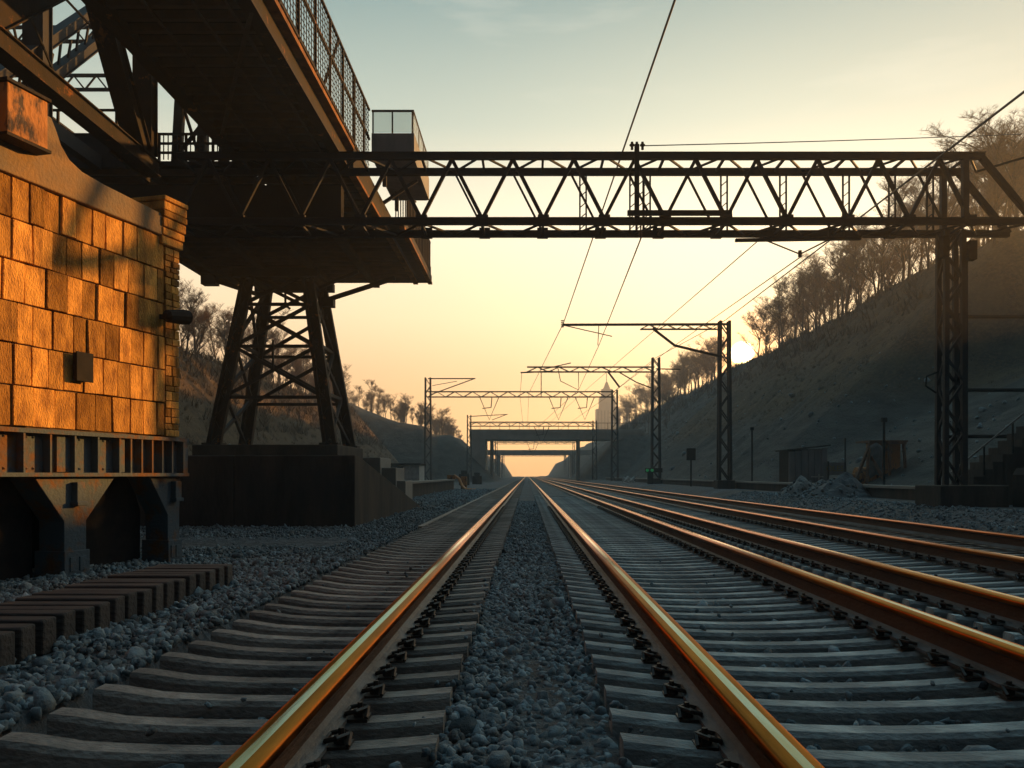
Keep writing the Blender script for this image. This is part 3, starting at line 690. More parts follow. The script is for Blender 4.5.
for k, (a, b_) in LB.items():
    mb = MB(); a = Vector(a); b_ = Vector(b_)
    for dx in (-.17, .17):
        mb.bar(a+Vector((dx,0,0)), b_+Vector((dx*.8,0,0)), .09, .30, up=(1,0,0)) if False else mb.bar(a+Vector((dx,0,0)), b_+Vector((dx*.8,0,0)), .10, .22)
    for i in range(13):
        p = lerp(a, b_, i/13); q = lerp(a, b_, (i+1)/13); s_ = 1 if i % 2 else -1
        mb.bar(p+Vector((.15*s_,-.08,0)), q+Vector((-.15*s_,-.08,0)), .05, .03)
    mb.bar(a+Vector((0,.06,0)), b_+Vector((0,.06,0)), .34, .03)
    mb.box(a.x-.3, a.x+.3, a.y-.25, a.y+.25, 1.95, 2.02)
    link_mesh('leg', mb, M['iron2'], tr)
def face(k1, k2, lv):
    for (t0, t1) in lv:
        for a, b_, ta, tb in ((k1, k2, t0, t1), (k2, k1, t0, t1)):
            mb = MB(); mb.bar(lerp(*LB[a], ta), lerp(*LB[b_], tb), .09, .11); link_mesh('brace', mb, M['iron'], tr)
    for t_ in sorted({x for l in lv for x in l}):
        if 0.05 < t_ < .97:
            mb = MB(); mb.bar(lerp(*LB[k1], t_), lerp(*LB[k2], t_), .09, .10); link_mesh('strut', mb, M['iron'], tr)
for a, b_ in (('fl','fr'),('bl','br'),('fl','bl'),('fr','br')): face(a, b_, ((.27,.56),(.56,.80),(.80,.98)) if a[1] != b_[1] else ((.02,.30),(.30,.58),(.58,.95)))
mb = MB(); mb.box(-9.4,-6.7,27.1,27.45,7.35,7.62); mb.box(-9.4,-6.7,29.3,29.65,7.35,7.62); mb.box(-9.2,-8.8,27.451,29.299,7.35,7.618); mb.box(-7.3,-6.9,27.451,29.299,7.35,7.618); link_mesh('cap_beam', mb, M['iron'], tr)
mb = MB(); mb.bar(lerp((-8.1,27.1,5.3),(-8.1,27.1,5.3),0),(-8.1,27.1,4.3),.06); link_mesh('hanging_rod', mb, M['iron'], tr); mb = MB(); mb.tube([(-7.7,27.1,6.9),(-7.7,27.1,6.4),(-7.55,27.1,6.3)],.04,5); link_mesh('hanging_rod', mb, M['iron'], tr)

# ------------------------------------------------------------------ gantry truss across the tracks
YG, YB, ZT, ZB = 18.0, 18.95, 7.82, 6.28
gx = lambda px: (px-527)/F*YG
gt = thing('signal_gantry', 'long box truss gantry spanning all tracks on a lattice column', 'gantry', (gx(950), 18.5, .42))
def chord(x0, x1, y, z): 
    mb = MB(); mb.box(x0, x1, y-.06, y+.06, z-.058, z+.058); mb.box(x0, x1, y-.09, y+.09, z+.06, z+.078); link_mesh('chord', mb, M['iron'], gt)
XL, XT, XE = -7.4, gx(984), gx(1034)
for y in (YG, YB):
    chord(XL, XT, y, ZT-.08); chord(XL, XE, y, ZB+.08)
tops = [-8.55+i*1.29 for i in range(15)]      # node spacing of the Warren web
tops = [gx(452)+1.29*i for i in range(-4, 9)]
tops = [x for x in tops if x < XT-.4]
for y in (YG, YB):
    for i, x in enumerate(tops):
        for s_ in (-1, 1):
            xb = x+s_*.645
            if xb > XT: continue
            if y == YB and s_ == -1: continue
            w_ = .07 if y == YG else .042
            mb = MB(); mb.bar((x, y, ZT-.13), (xb, y, ZB+.14), w_, w_*1.2, up=(0,1,0)); mb.box(xb-.12, xb+.12, y-.062, y+.062, ZB+.0, ZB+.22) if s_ == 1 else None
            link_mesh('diagonal', mb, M['iron'], gt)
    mb = MB(); mb.bar((XT-.05,y,ZT-.1),(XE,y,ZB+.1),.11,.12,up=(0,1,0)); link_mesh('end_post', mb, M['iron'], gt)
    mb = MB(); mb.bar((XT-.4,y,ZT-.1),(XT-.4,y,ZB+.1),.12,.12); link_mesh('vertical_post', mb, M['iron'], gt)
for px in (583, 633, 640, 647, 724, 783, 846, 892, 930):   # slim ladder posts on the far face
    x = (px-527)/F*YB; mb = MB(); mb.bar((x-.07,YB,ZT-.1),(x-.07,YB,ZB+.1),.035); mb.bar((x+.07,YB,ZT-.1),(x+.07,YB,ZB+.1),.035)
    for k in range(5): mb.bar((x-.07,YB,ZB+.2+k*.24),(x+.07,YB,ZB+.32+k*.24),.02)
    link_mesh('vertical_post', mb, M['iron'], gt)
for z, nm in ((ZT-.06,'top_lacing'), (ZB+.06,'bottom_lacing')):
    mb = MB(); x = XL
    while x < XT-.3:
        mb.bar((x,YG,z),(x,YB,z),.05); mb.bar((x,YG,z),(x+.645,YB,z),.04); mb.bar((x+.645,YB,z),(x+1.29,YG,z),.04); x += 1.29
    link_mesh(nm, mb, M['iron'], gt)
xc = gx(962)
mb = MB()
for dx in (-.2, .2):
    for y in (18.3, 18.65): mb.bar((xc+dx,y,.75),(xc+dx*.9,y,ZB),.10)
for y in (18.3, 18.65):
    for i in range(10):
        z0 = .8+i*.55; s_ = 1 if i % 2 else -1; mb.bar((xc-.19*s_,y,z0),(xc+.19*s_,y,z0+.55),.05)
for dx in (-.2,.2):
    for i in range(10):
        z0 = .8+i*.55; s_ = 1 if i % 2 else -1; mb.bar((xc+dx,18.48-.17*s_,z0),(xc+dx,18.48+.17*s_,z0+.55),.05)
link_mesh('column', mb, M['iron'], gt)
mb = MB(); mb.tube([(xc+.24,18.28,.8),(xc+.24,18.28,5.9)],.03,6); mb.box(xc-.34,xc-.21,18.1,18.3,5.65,6.1); mb.box(xc+.21,xc+.38,18.1,18.3,5.6,6.0)
mb.tube([(xc-.45,18.1,3.2),(xc-.7,18.1,3.1),(xc-.72,18.1,2.9),(xc-.5,18.1,2.75)],.02,5); link_mesh('cable_duct', mb, M['dark'], gt)
mb = MB(); mb.box(xc-.5, xc+.95, 17.9, 19.1, .3, .78); link_mesh('base_block', mb, M['concrete'], gt, bevel=.02)
mb = MB(); xk = gx(636); mb.box(xk-.05,xk+.05,YG-.16,YG-.115,ZB,ZT+.12); mb.box(xk-.2,gx(730),YG-.2,YG-.112,ZB+.17,ZB+.27)
for dx in (-.1,0,.12): mb.tube([(xk+dx,YG-.13,ZT+.02),(xk+dx,YG-.13,ZT+.18)],.03,6); mb.tube([(xk+dx,YG-.13,ZT+.10),(xk+dx,YG-.13,ZT+.13)],.055,8)
link_mesh('cable_bracket', mb, M['dark'], gt)
mb = MB(); mb.tube([(xk+.1,YG,ZB),(xk+.1,YG,ZB-.28)],.018,5)
for k in range(3): mb.tube([(xk+.1,YG,ZB-.12-.05*k),(xk+.1,YG,ZB-.145-.05*k)],.045,8)
link_mesh('insulator', mb, M['insul'], gt)
# contact-wire hanger under the gantry
mb = MB(); mb.bar((gx(740),18.4,ZB-.20),(gx(868),18.4,ZB-.16),.10,.06); mb.tube([(gx(765),18.4,ZB-.15),(gx(806),18.4,ZB-.5),(gx(842),18.4,ZB-.12)],.018,5); mb.tube([(gx(806),18.4,ZB-.42),(gx(806),18.4,ZB-.56)],.04,6)
for px in (760, 836, 852): mb.bar((gx(px),18.4,ZB-.14),(gx(px),18.4,ZB+.02),.04)
link_mesh('wire_hanger', mb, M['iron'], gt)

# ------------------------------------------------------------------ catenary masts
def mast_post(mb, x, y, z0, z1, w, bay):
    for dx in (-w/2, w/2):
        for dy in (-w*.35, w*.35): mb.bar((x+dx,y+dy,z0),(x+dx*.8,y+dy*.8,z1),w*.24)
    n = max(3, round((z1-z0)/bay))
    for i in range(n):
        a = z0+(z1-z0)*i/n; b_ = z0+(z1-z0)*(i+1)/n; s_ = 1 if i % 2 else -1
        for dy in (-w*.35, w*.35): mb.bar((x-w*.45*s_,y+dy,a),(x+w*.45*s_,y+dy,b_),w*.10)
        mb.bar((x-w*.45,y-w*.33*s_,a),(x-w*.45,y+w*.33*s_,b_),w*.10); mb.bar((x+w*.45,y-w*.33*s_,a),(x+w*.45,y+w*.33*s_,b_),w*.10)
def lattice_beam(mb, p, q, h, bay, t):
    p = Vector(p); q = Vector(q); d = q-p; n = max(2, round(d.length/bay)); u = Vector((0,0,h))
    for dy in (-h*.4, h*.4):
        e = Vector((0,dy,0)); mb.bar(p+e, q+e, t); mb.bar(p+e+u, q+e+u, t)
        for i in range(n):
            a = p+d*(i/n); b_ = p+d*((i+1)/n)
            mb.bar(a+e+(u if i % 2 else u*0), b_+e+(u*0 if i % 2 else u), t*.6)
def cantilever_mast(x, y, z0, z1, xtip, za, w, label):
    t = thing('catenary_mast', label, 'mast', (x, y, z0), 'lattice masts carrying the overhead wires')
    mb = MB(); mast_post(mb, x, y, z0+.3, z1, w, .75); link_mesh('post', mb, M['iron'], t)
    mb = MB(); mb.box(x-w*.8, x+w*.8, y-w*.8, y+w*.8, z0-.2, z0+.35); link_mesh('footing', mb, M['concrete'], t, bevel=.03)
    return t
RT = ground_z(9.3, 60)
t = cantilever_mast(9.75, 42, .4, 8.6, 1.9, 8.4, .55, 'nearest lattice mast below the setting sun with a long single arm reaching left')
mb = MB(); mb.bar((1.75,42,8.42),(10.0,42,8.45),.10,.11); lattice_beam(mb, (5.6,42,8.2), (9.6,42,8.2), .22, .45, .05); link_mesh('arm', mb, M['iron'], t)
mb = MB(); mb.tube([(6.2,42,8.25),(7.3,42,7.4),(9.6,42,6.85)],.07,6); link_mesh('strut', mb, M['iron'], t)
mb = MB(); mb.tube([(1.8,42,8.4),(4.2,42,7.85)],.025,5); mb.tube([(3.55,42,8.4),(3.5,42,7.4)],.02,5); link_mesh('registration_arm', mb, M['iron'], t)
mb = MB()
for k in range(4): mb.tube([(1.75,42,8.3+k*.1),(1.75,42,8.34+k*.1)],.08,8)
link_mesh('insulator', mb, M['insul'], t)
t = cantilever_mast(10.0, 66, .4, 10.1, -.5, 9.3, .62, 'second lattice mast with a long latticed arm and a green lamp at its foot')
mb = MB(); lattice_beam(mb, (0,66,9.0), (9.9,66,9.0), .38, .8, .075); mb.bar((-.5,66,8.95),(2,66,9.05),.1); mb.bar((1,66,9.15),(3.4,66,9.7),.07); mb.bar((10,66,9.25),(11.9,66,9.2),.08); link_mesh('arm', mb, M['iron'], t)
mb = MB(); mb.tube([(6.3,66,9.0),(7.2,66,7.8),],.08,6); mb.tube([(7.2,66,8.95),(8.5,66,8.2),(9.8,66,7.7)],.05,6); link_mesh('strut', mb, M['iron'], t)
mb = MB(); mb.tube([(2.4,66,9.3),(2.6,66,8.3),(4,66,7.6),(4,66,9.0)],.035,5); mb.tube([(1.1,66,9.0),(1.1,66,7.0)],.035,5); link_mesh('registration_arm', mb, M['iron'], t)
# portals
def portal(y, xl, xr, z, zl, w, label, z0=.1, curved=False, hang=()):
    t = thing('catenary_portal', label, 'portal', (xl, y, z0), 'portal frames over the tracks')
    for x, zt in ((xl, zl), (xr, z+.5)):
        mb = MB(); mast_post(mb, x, y, z0, zt, w, .9); link_mesh('post', mb, M['iron'], t)
    mb = MB(); lattice_beam(mb, (xl,y,z-.3), (xr,y,z-.3), .6, 1.0, .10); link_mesh('beam', mb, M['iron'], t)
    for x in hang:
        mb = MB(); mb.tube([(x-1,y,z-.3),(x+.1,y,z-2.9),(x+1.2,y,z-.3)],.05,5); mb.tube([(x+.4,y,z-.3),(x+.3,y,z-1.5),(x-.7,y,z-1.6)],.06,5)
        link_mesh('hanger', mb, M['iron'], t)
    return t
t = portal(97, -11.3, 10.0, 10.2, 12.1, .7, 'nearest portal frame with a tall left post and slanting bracket', hang=(-4.4, 3.5, 6.5))
mb = MB(); mb.bar((-11.3,97,12.0),(-5.9,97,12.0),.12); mb.bar((-6.0,97,12.0),(-10.9,97,10.2),.10); mb.bar((-10.8,97,11.2),(-8,97,11.7),.06); link_mesh('bracket', mb, M['iron'], t)
t = portal(122, -8.3, 9.7, 8.3, 9.6, .6, 'second portal frame close before the concrete road bridge', hang=(2.0,))
mb = MB(); mb.bar((-8.3,122,9.4),(-2.8,122,9.7),.1); mb.bar((-2.9,122,9.7),(-5,122,8.9),.09); link_mesh('bracket', mb, M['iron'], t)
portal(165, -6.4, 9.8, 7.6, 8.0, .5, 'third portal frame between the two far bridges', hang=(1.0,))
portal(200, -7.2, 11, 8.6, 8.9, .5, 'thin portal frame just before the second road bridge')
portal(310, -9, 14, 8.4, 8.8, .6, 'very faint thin portal frame beyond the hazy fourth portal')
portal(262, -8.0, 13, 7.6, 7.9, .6, 'hazy fourth portal frame beyond the far bridges')
portal(360, -10, 16, 9.2, 9.8, .8, 'faint furthest portal frame at the end of the tracks')

# ------------------------------------------------------------------ road bridges over the cutting
ob = thing('road_bridge', 'flat grey concrete road bridge crossing the cutting', 'bridge', (1, 132, 0), 'road bridges across the cutting')
mb = MB(); mb.box(-8.8, 18, 130, 138, 6.45, 7.9); mb.box(-8.8, 18, 129.8, 130, 7.5, 7.98); link_mesh('deck', mb, M['pale_bridge'], ob)
for x in (-5.5, 8.0): mb = MB(); mb.tube([(x,133,-.1),(x,133,6.45)],.3,10); link_mesh('pier', mb, M['pale_bridge'], ob)
mb = MB(); mb.box(-8.75,-6.4,130.1,137.9,0,6.448); link_mesh('abutment', mb, M['pale_bridge'], ob)
mb = MB(); mb.box(-8.7,18,129.85,129.9,8.9,8.98); x = -8.7
while x < 18: mb.box(x,x+.06,129.84,129.91,7.98,8.9); x += 1.5
link_mesh('parapet_rail', mb, M['iron'], ob)
ob2 = thing('road_bridge', 'second thinner road bridge further off in the haze', 'bridge', (1, 205, 0), 'road bridges across the cutting')
mb = MB(); mb.box(-14, 30, 204, 211, 5.9, 7.0); link_mesh('deck', mb, M['pale_bridge'], ob2)
for x in (-7.0, 11.0): mb = MB(); mb.box(x-.5,x+.5,205,210,-.1,5.9); link_mesh('pier', mb, M['pale_bridge'], ob2)
ct = thing('city_tower', 'hazy tower block with a spire rising beyond the right-hand slope', 'tower', (49, 530, 0))
mb = MB(); mb.box(43,58,526,536,0,42); mb.box(45,55,527,535,42,49); mb.box(46.5,53,528,534,49,54.5); link_mesh('shaft', mb, M['city'], ct)
mb = MB(); mb.hexa([(47.6,529,54.5),(51.8,529,54.5),(51.8,533,54.5),(47.6,533,54.5),(49.1,530.5,59),(50.3,530.5,59),(50.3,531.5,59),(49.1,531.5,59)]); mb.tube([(49.7,531,59),(49.7,531,65)],.25,5); link_mesh('spire', mb, M['city'], ct)
mb = MB()
for i in range(7): mb.box(43.6+i*2.05,44.4+i*2.05,525.8,525.97,3,41)
link_mesh('window_band', mb, M['panel'], ct)
ct2 = thing('city_block', 'faint lower block standing right of the hazy spire tower', 'building', (64, 540, 0))
mb = MB(); mb.box(60,69,536,545,0,34); link_mesh('wall', mb, M['city'], ct2); mb = MB(); mb.box(61,65,538,543,34,38); link_mesh('roof', mb, M['city'], ct2)

# ------------------------------------------------------------------ overhead wires
def wire(pts, label, r_=.014, sagm=.0):
    P_ = []
    for a, b_ in zip(pts[:-1], pts[1:]):
        a = Vector(a); b_ = Vector(b_); n = 10
        for i in range(n): 
            t_ = i/n; p = a.lerp(b_, t_); p.z -= sagm*4*t_*(1-t_); P_.append(p)
    P_.append(Vector(pts[-1])); mb = MB(); mb.tube(P_, r_, 5)
    o = link_mesh('overhead_wire', mb, M['wire'], None, tuple(P_[0])); tag(o, label, 'wire', 'wires above the tracks')
wire([(2.85,-30,7.9),(2.37,6,8.2),(1.8,42,8.5),(.2,97,10.3),(0,165,8)], 'thick wire climbing from the tip of the nearest mast arm to the top edge', .02)
wire([(xk+.1,18,ZB-.28),(3.55,42,7.4),(4.0,66,7.6),(1.2,122,7.6)], 'wire hanging from the middle of the box gantry down to the mast arms', .016)
wire([(6.85,-28,7.0),(6.5,7,6.0),(7.7,18.4,6.95),(9.8,42,8.65),(10,66,10.1),(10,97,10.6)], 'thick wire running down from the right edge past the gantry to the mast tops', .02)
wire([(gx(640),18,ZT+.15),(26,30,13.5)], 'thin pale wire stretching right from the insulators on the gantry', .012, .1)
wire([(gx(766),18.4,ZB-.16),(4.8,66,7.8),(2,122,7.4)], 'thin wire dropping from the hanger bar into the distance', .012)
wire([(gx(808),18.4,ZB-.54),(7.3,42,7.4),(6.4,66,7.2),(4,122,7)], 'contact wire dropping from the small hanger below the gantry', .013)
wire([(-.4,66,9.0),(-.8,97,10),(-.5,165,8)], 'short wire running on from the second mast into the haze', .02)
for z, yy in ((9.2,22),(9.0,22.4)): pass

# ------------------------------------------------------------------ platforms and small things beside the line
pf = thing('right_platform', 'low concrete platform along the foot of the right-hand slope', 'platform', (10.6, 60, .2))
pf.name = 'low_platform'; BASE['low_platform'] = Vector((10.6,60,.2))
mb = MB(); mb.box(10.4, 13.6, 21, 112, .1, .62); link_mesh('slab', mb, M['concrete'], pf)
mb = MB(); mb.box(10.3, 10.75, 21, 112, .622, .70); link_mesh('coping', mb, M['concrete2'], pf)
pl = thing('low_platform', 'low brown platform beyond the pedestal beside the left track', 'platform', (-6, 45, 0))
mb = MB(); mb.box(-10.5, -5.0, 33, 58, -.05, .62); link_mesh('slab', mb, M['concrete'], pl)
mb = MB(); mb.box(-5.4, -4.9, 33, 58, .622, .72); link_mesh('coping', mb, M['concrete2'], pl)
hs = thing('drain_hose', 'bright orange hose spilling off the end of the left platform', 'hose', (-4.7, 58, 0))
mb = MB(); mb.tube([(-5.2,57.6,.75),(-4.9,57.6,.95),(-4.6,57.5,.75),(-4.35,57.2,.25),(-4.1,56.8,.04),(-3.4,56.5,.03)],[.09,.10,.10,.10,.10,.07],8); link_mesh('pipe', mb, M['hose'], hs)
mb = MB(); mb.box(-5.4,-4.85,57.4,58.1,.72,1.0); mb.box(-4.5,-4.1,57.8,58.3,0,.9); link_mesh('coupling', mb, M['rust'], hs, bevel=.02)
t = thing('site_hut', 'pale low hut with dark window gaps behind the left platform', 'hut', (-9.2, 60, 0))
mb = MB(); mb.box(-11,-7.6,60,63,0,1.7); link_mesh('wall', mb, M['white'], t); mb = MB(); mb.box(-11.1,-7.5,59.8,63.2,1.7,1.82); link_mesh('roof', mb, M['dark'], t)
for x in (-10.3,-9.2): mb = MB(); mb.prism([(x,59.95,.3),(x+.5,59.95,1.6),(x-.5,59.95,1.6)],(0,.04,0)); link_mesh('opening', mb, M['dark'], t)
for i,(x,y) in enumerate(((-5.4,92),(-6.2,84))):
    mb = MB(); mb.box(x-.5,x+.5,y-.4,y+.4,-.02,.9+.2*i); mb.box(x-.3,x+.3,y-.3,y+.3,.9+.2*i,1.25+.2*i)
    o = link_mesh('relay_cabinet', mb, M['dark'], None, (x,y,0), bevel=.04); tag(o, ('squat dark cabinet furthest along the left verge','dark cabinet with a raised cap before the left-hand spur')[i], 'cabinet')
# right-hand side
def gravel_heap(x, y, h, w, label, mat):
    mb = MB(); n, m_ = 26, 8; V = [(x,y,ground_z(x,y)+h)]; F_ = []
    for j in range(1, m_+1):
        for i in range(n):
            a = 2*math.pi*i/n; rr = w*j/m_; p = Vector((math.cos(a)*rr, math.sin(a)*rr, 0))
            z = h*(1-(j/m_)**1.25)*(1+.45*noise.noise(p*3+Vector((x,y,0))))+.05*noise.noise(p*9+Vector((x,y,3)))
            px_ = x+p.x*(1+.15*noise.noise(p*1.5+Vector((y,0,0)))); V.append((px_, y+p.y, max(.0,ground_z(x,y))+z-.03))
    F_ += [(0,1+i,1+(i+1)%n) for i in range(n)]
    for j in range(m_-1):
        for i in range(n): F_.append((1+j*n+i,1+(j+1)*n+i,1+(j+1)*n+(i+1)%n,1+j*n+(i+1)%n))
    mb.add(V, F_); o = link_mesh('gravel_heap', mb, mat, None, (x,y,ground_z(x,y)-.03), smooth=False)
    tag(o, label, 'heap', 'gravel heaps in front of the right-hand platform')
M['heap'] = material('heaped_gravel', (.07,.075,.08), (.12,.12,.12), .95, 0, 6, .8, 20)
M['heap2'] = material('heaped_pale_grit', (.13,.13,.125), (.19,.185,.175), .95, 0, 6, .8, 20)
gravel_heap(9.55, 29.5, .62, .8, 'pale left heap of grit against the right-hand platform', M['heap2'])
gravel_heap(9.75, 28.0, .55, .65, 'middle heap of gravel between the pale heap and the broad dark heap', M['heap2'])
gravel_heap(9.85, 26.6, .72, 1.15, 'broad dark rightmost heap of gravel before the platform', M['heap'])
zf = .62
t = thing('panel_shed', 'small shed of grey upright panels on the right-hand platform', 'shed', (12.6, 38, zf))
mb = MB(); mb.box(11.75,13.45,38.1,39.6,zf,2.15); link_mesh('wall', mb, M['dark'], t)
for i in range(6): x = 11.72+i*.29; mb = MB(); mb.box(x,x+.26,38.0,38.08,zf,2.05+.03*i); link_mesh('panel', mb, M['panel'], t)
mb = MB(); mb.hexa([(11.6,37.9,2.08),(13.55,37.9,2.3),(13.55,39.7,2.3),(11.6,39.7,2.08),(11.6,37.9,2.14),(13.55,37.9,2.36),(13.55,39.7,2.36),(11.6,39.7,2.14)]); link_mesh('roof', mb, M['dark'], t)
mb = MB(); mb.bar((13.0,37.85,zf),(13.0,37.85,zf+.42),.05); mb.bar((12.65,37.85,zf+.3),(13.2,37.85,zf+.3),.04); link_mesh('door_latch', mb, M['white'], t)
t = thing('collapsed_shelter', 'tumbledown timber shelter with leaning poles and a hanging tarpaulin', 'shelter', (14.3, 34, zf))
zg = .55
mb = MB(); mb.box(14.2,15.2,34.6,35.6,zg,2.32); link_mesh('back_wall', mb, M['rust'], t)
mb = MB(); mb.tube([(13.5,34.9,.95),(14.19,34.9,.95)],.38,12); mb.tube([(13.2,34.9,.95),(13.5,34.9,.95)],.12,8); link_mesh('rusty_drum', mb, M['rust'], t)
for a, b_ in (((13.05,34,zg),(13.9,34.4,2.3)), ((13.5,33.8,zg),(13.75,34.2,2.0)), ((14.3,33.7,zg),(13.8,34.3,1.9)), ((14.6,34.2,zg),(14.62,34.3,2.35)), ((15.25,34.2,zg),(15.2,34.3,2.3))):
    mb = MB(); mb.bar(a,b_,.09,.11); link_mesh('pole', mb, M['plank'], t)
mb = MB(); mb.bar((13.8,34.3,2.32),(15.3,34.3,2.28),.10,.09); mb.box(13.8,15.35,34.25,35.7,2.33,2.40); link_mesh('roof', mb, M['plank'], t)
mb = MB(); V = []
for i in range(7):
    for j in range(9): V.append((13.75+i*.09+.05*math.sin(j*.9), 34.15-.06*math.cos(i*1.6+j*.5), 2.3-j*.16-(.05*abs(i-3))))
mb.add(V, [(i*9+j,i*9+j+1,(i+1)*9+j+1,(i+1)*9+j) for i in range(6) for j in range(8)]); o = link_mesh('tarpaulin', mb, M['tarp'], t, smooth=True)
sl = o.modifiers.new('solid','SOLIDIFY'); sl.thickness = .012
mb = MB(); mb.bar((14.7,33.9,zg+.35),(15.3,33.9,zg+.35),.08); mb.box(14.1,15.5,33.6,33.9,zg-.02,zg+.1); link_mesh('plank', mb, M['plank'], t)
t = thing('warning_board', 'small board with faded yellow lettering between shed and shelter', 'sign', (13.2, 37, zf))
mb = MB(); mb.bar((13.85,37,zf),(13.85,37,2.6),.05); mb.bar((13.15,37.1,zf),(13.15,37.1,1.6),.05); link_mesh('post', mb, M['dark'], t)
mb = MB(); mb.box(12.95,13.95,37.11,37.14,1.0,1.55); link_mesh('board', mb, M['panel'], t)
def text_part(body, loc, size, parent, mat):
    cu = bpy.data.curves.new('lettering', 'FONT'); cu.body = body; cu.size = size; cu.extrude = .004; cu.align_x = 'CENTER'
    o = bpy.data.objects.new('lettering', cu); C.objects.link(o)
    dg = bpy.context.evaluated_depsgraph_get(); me = bpy.data.meshes.new_from_object(o.evaluated_get(dg))
    bpy.data.objects.remove(o); o = bpy.data.objects.new('lettering', me); me.materials.append(mat); C.objects.link(o)
    o.parent = parent; o.location = Vector(loc)-BASE[parent.name]; o.rotation_euler = (R(90),0,0); return o
text_part('OLES', (13.45,37.10,1.17), .34, t, M['yellow'])
for i, (px, y, h) in enumerate(((691, 50, 1.9),(752, 45, 2.9),(884, 30, 2.4))):
    x = (px-527)/F*y; z0 = max(ground_z(x,y), .62 if x > 10.3 else 0)
    t = thing('signal_post', ('short post with a dark square box beside the right platform','slim tall post just right of the nearest mast','thin bare pole near the gravel heaps')[i], 'post', (x,y,z0))
    mb = MB(); mb.tube([(x,y,z0),(x,y,z0+h)],.045,7); link_mesh('pole', mb, M['dark'], t)
    if i == 0: mb = MB(); mb.box(x-.25,x+.25,y-.15,y+.15,z0+h-.35,z0+h+.35); link_mesh('signal_box', mb, M['dark'], t, bevel=.02)
    else: mb = MB(); mb.box(x-.09,x+.09,y-.06,y+.06,z0+h-.15,z0+h); link_mesh('cap', mb, M['dark'], t)
t = thing('trackside_signal', 'low trackside signal with glowing green lamps at the foot of the second mast', 'signal', (9.4, 64, .42))
mb = MB(); mb.box(9.1,9.5,64,64.4,.3,1.2); link_mesh('housing', mb, M['dark'], t)
for dx in (0,.36): mb = MB(); mb.tube([(9.05+dx,63.98,1.35),(9.05+dx,63.8,1.35)],.11,10); link_mesh('lamp', mb, M['green'], t)
mb = MB(); mb.box(8.9,10.2,64.0,64.1,1.2,1.52); link_mesh('head', mb, M['dark'], t)
for i in range(5):
    x, y = 9.2+rnd.uniform(-.7,.7), 78+rnd.uniform(-2,2); mb = MB(); s_ = rnd.uniform(.3,.6)
    for k in range(4): a = rnd.uniform(0,6); mb.bar((x+math.cos(a)*s_*.4,y,.1+.1*k),(x-math.cos(a)*s_*.5,y+.2,.3+s_*.3*k),.16,.22)
    o = link_mesh('rubble_block', mb, M['white'], None, (x,y,.1)); tag(o, 'broken pale rubble in the heap beyond the second mast', 'rubble', 'pale rubble beside the right-hand tracks')
t = thing('hillside_stair', 'dark stair with a pale sloping handrail climbing from the gantry column', 'stair', (10.8, 19.5, .5))
mb = MB()
for i in range(12): mb.box(9.7+i*.22,9.7+i*.22+.26,19.3,20.3,.2,.62+i*.17)
link_mesh('step', mb, M['concrete'], t)
mb = MB(); mb.bar((9.6,19.25,1.05),(12.6,19.25,3.5),.035); link_mesh('handrail', mb, M['railfoot'], t)
for i in range(5): x = 9.7+i*.65; mb = MB(); mb.bar((x,19.25,.5+.5*i),(x,19.25,1.12+.53*i),.03); link_mesh('baluster', mb, M['dark'], t)
mb = MB(); mb.box(10.4,11.0,17.6,18.2,.3,1.0); mb.prism([(10.4,17.58,1.0),(11.0,17.58,1.0),(10.9,17.58,1.15),(10.5,17.58,1.15)],(0,.64,0))
o = link_mesh('equipment_cabinet', mb, M['dark'], None, (10.7,17.9,.3)); tag(o, 'black equipment cabinet right of the gantry column base', 'cabinet')
t = thing('pipe_rack', 'horizontal pipes on posts across the slope behind the gantry column', 'pipes', (13, 22, 1.5))
for z in (2.0, 3.2, 5.1): mb = MB(); mb.tube([(10.9,22,z),(16.5,22,z)],.05,7); link_mesh('pipe', mb, M['dark'], t)
for x in (11.2,13.4,16.0): mb = MB(); mb.bar((x,22.1,.4),(x,22.1,5.2),.09); link_mesh('post', mb, M['dark'], t)

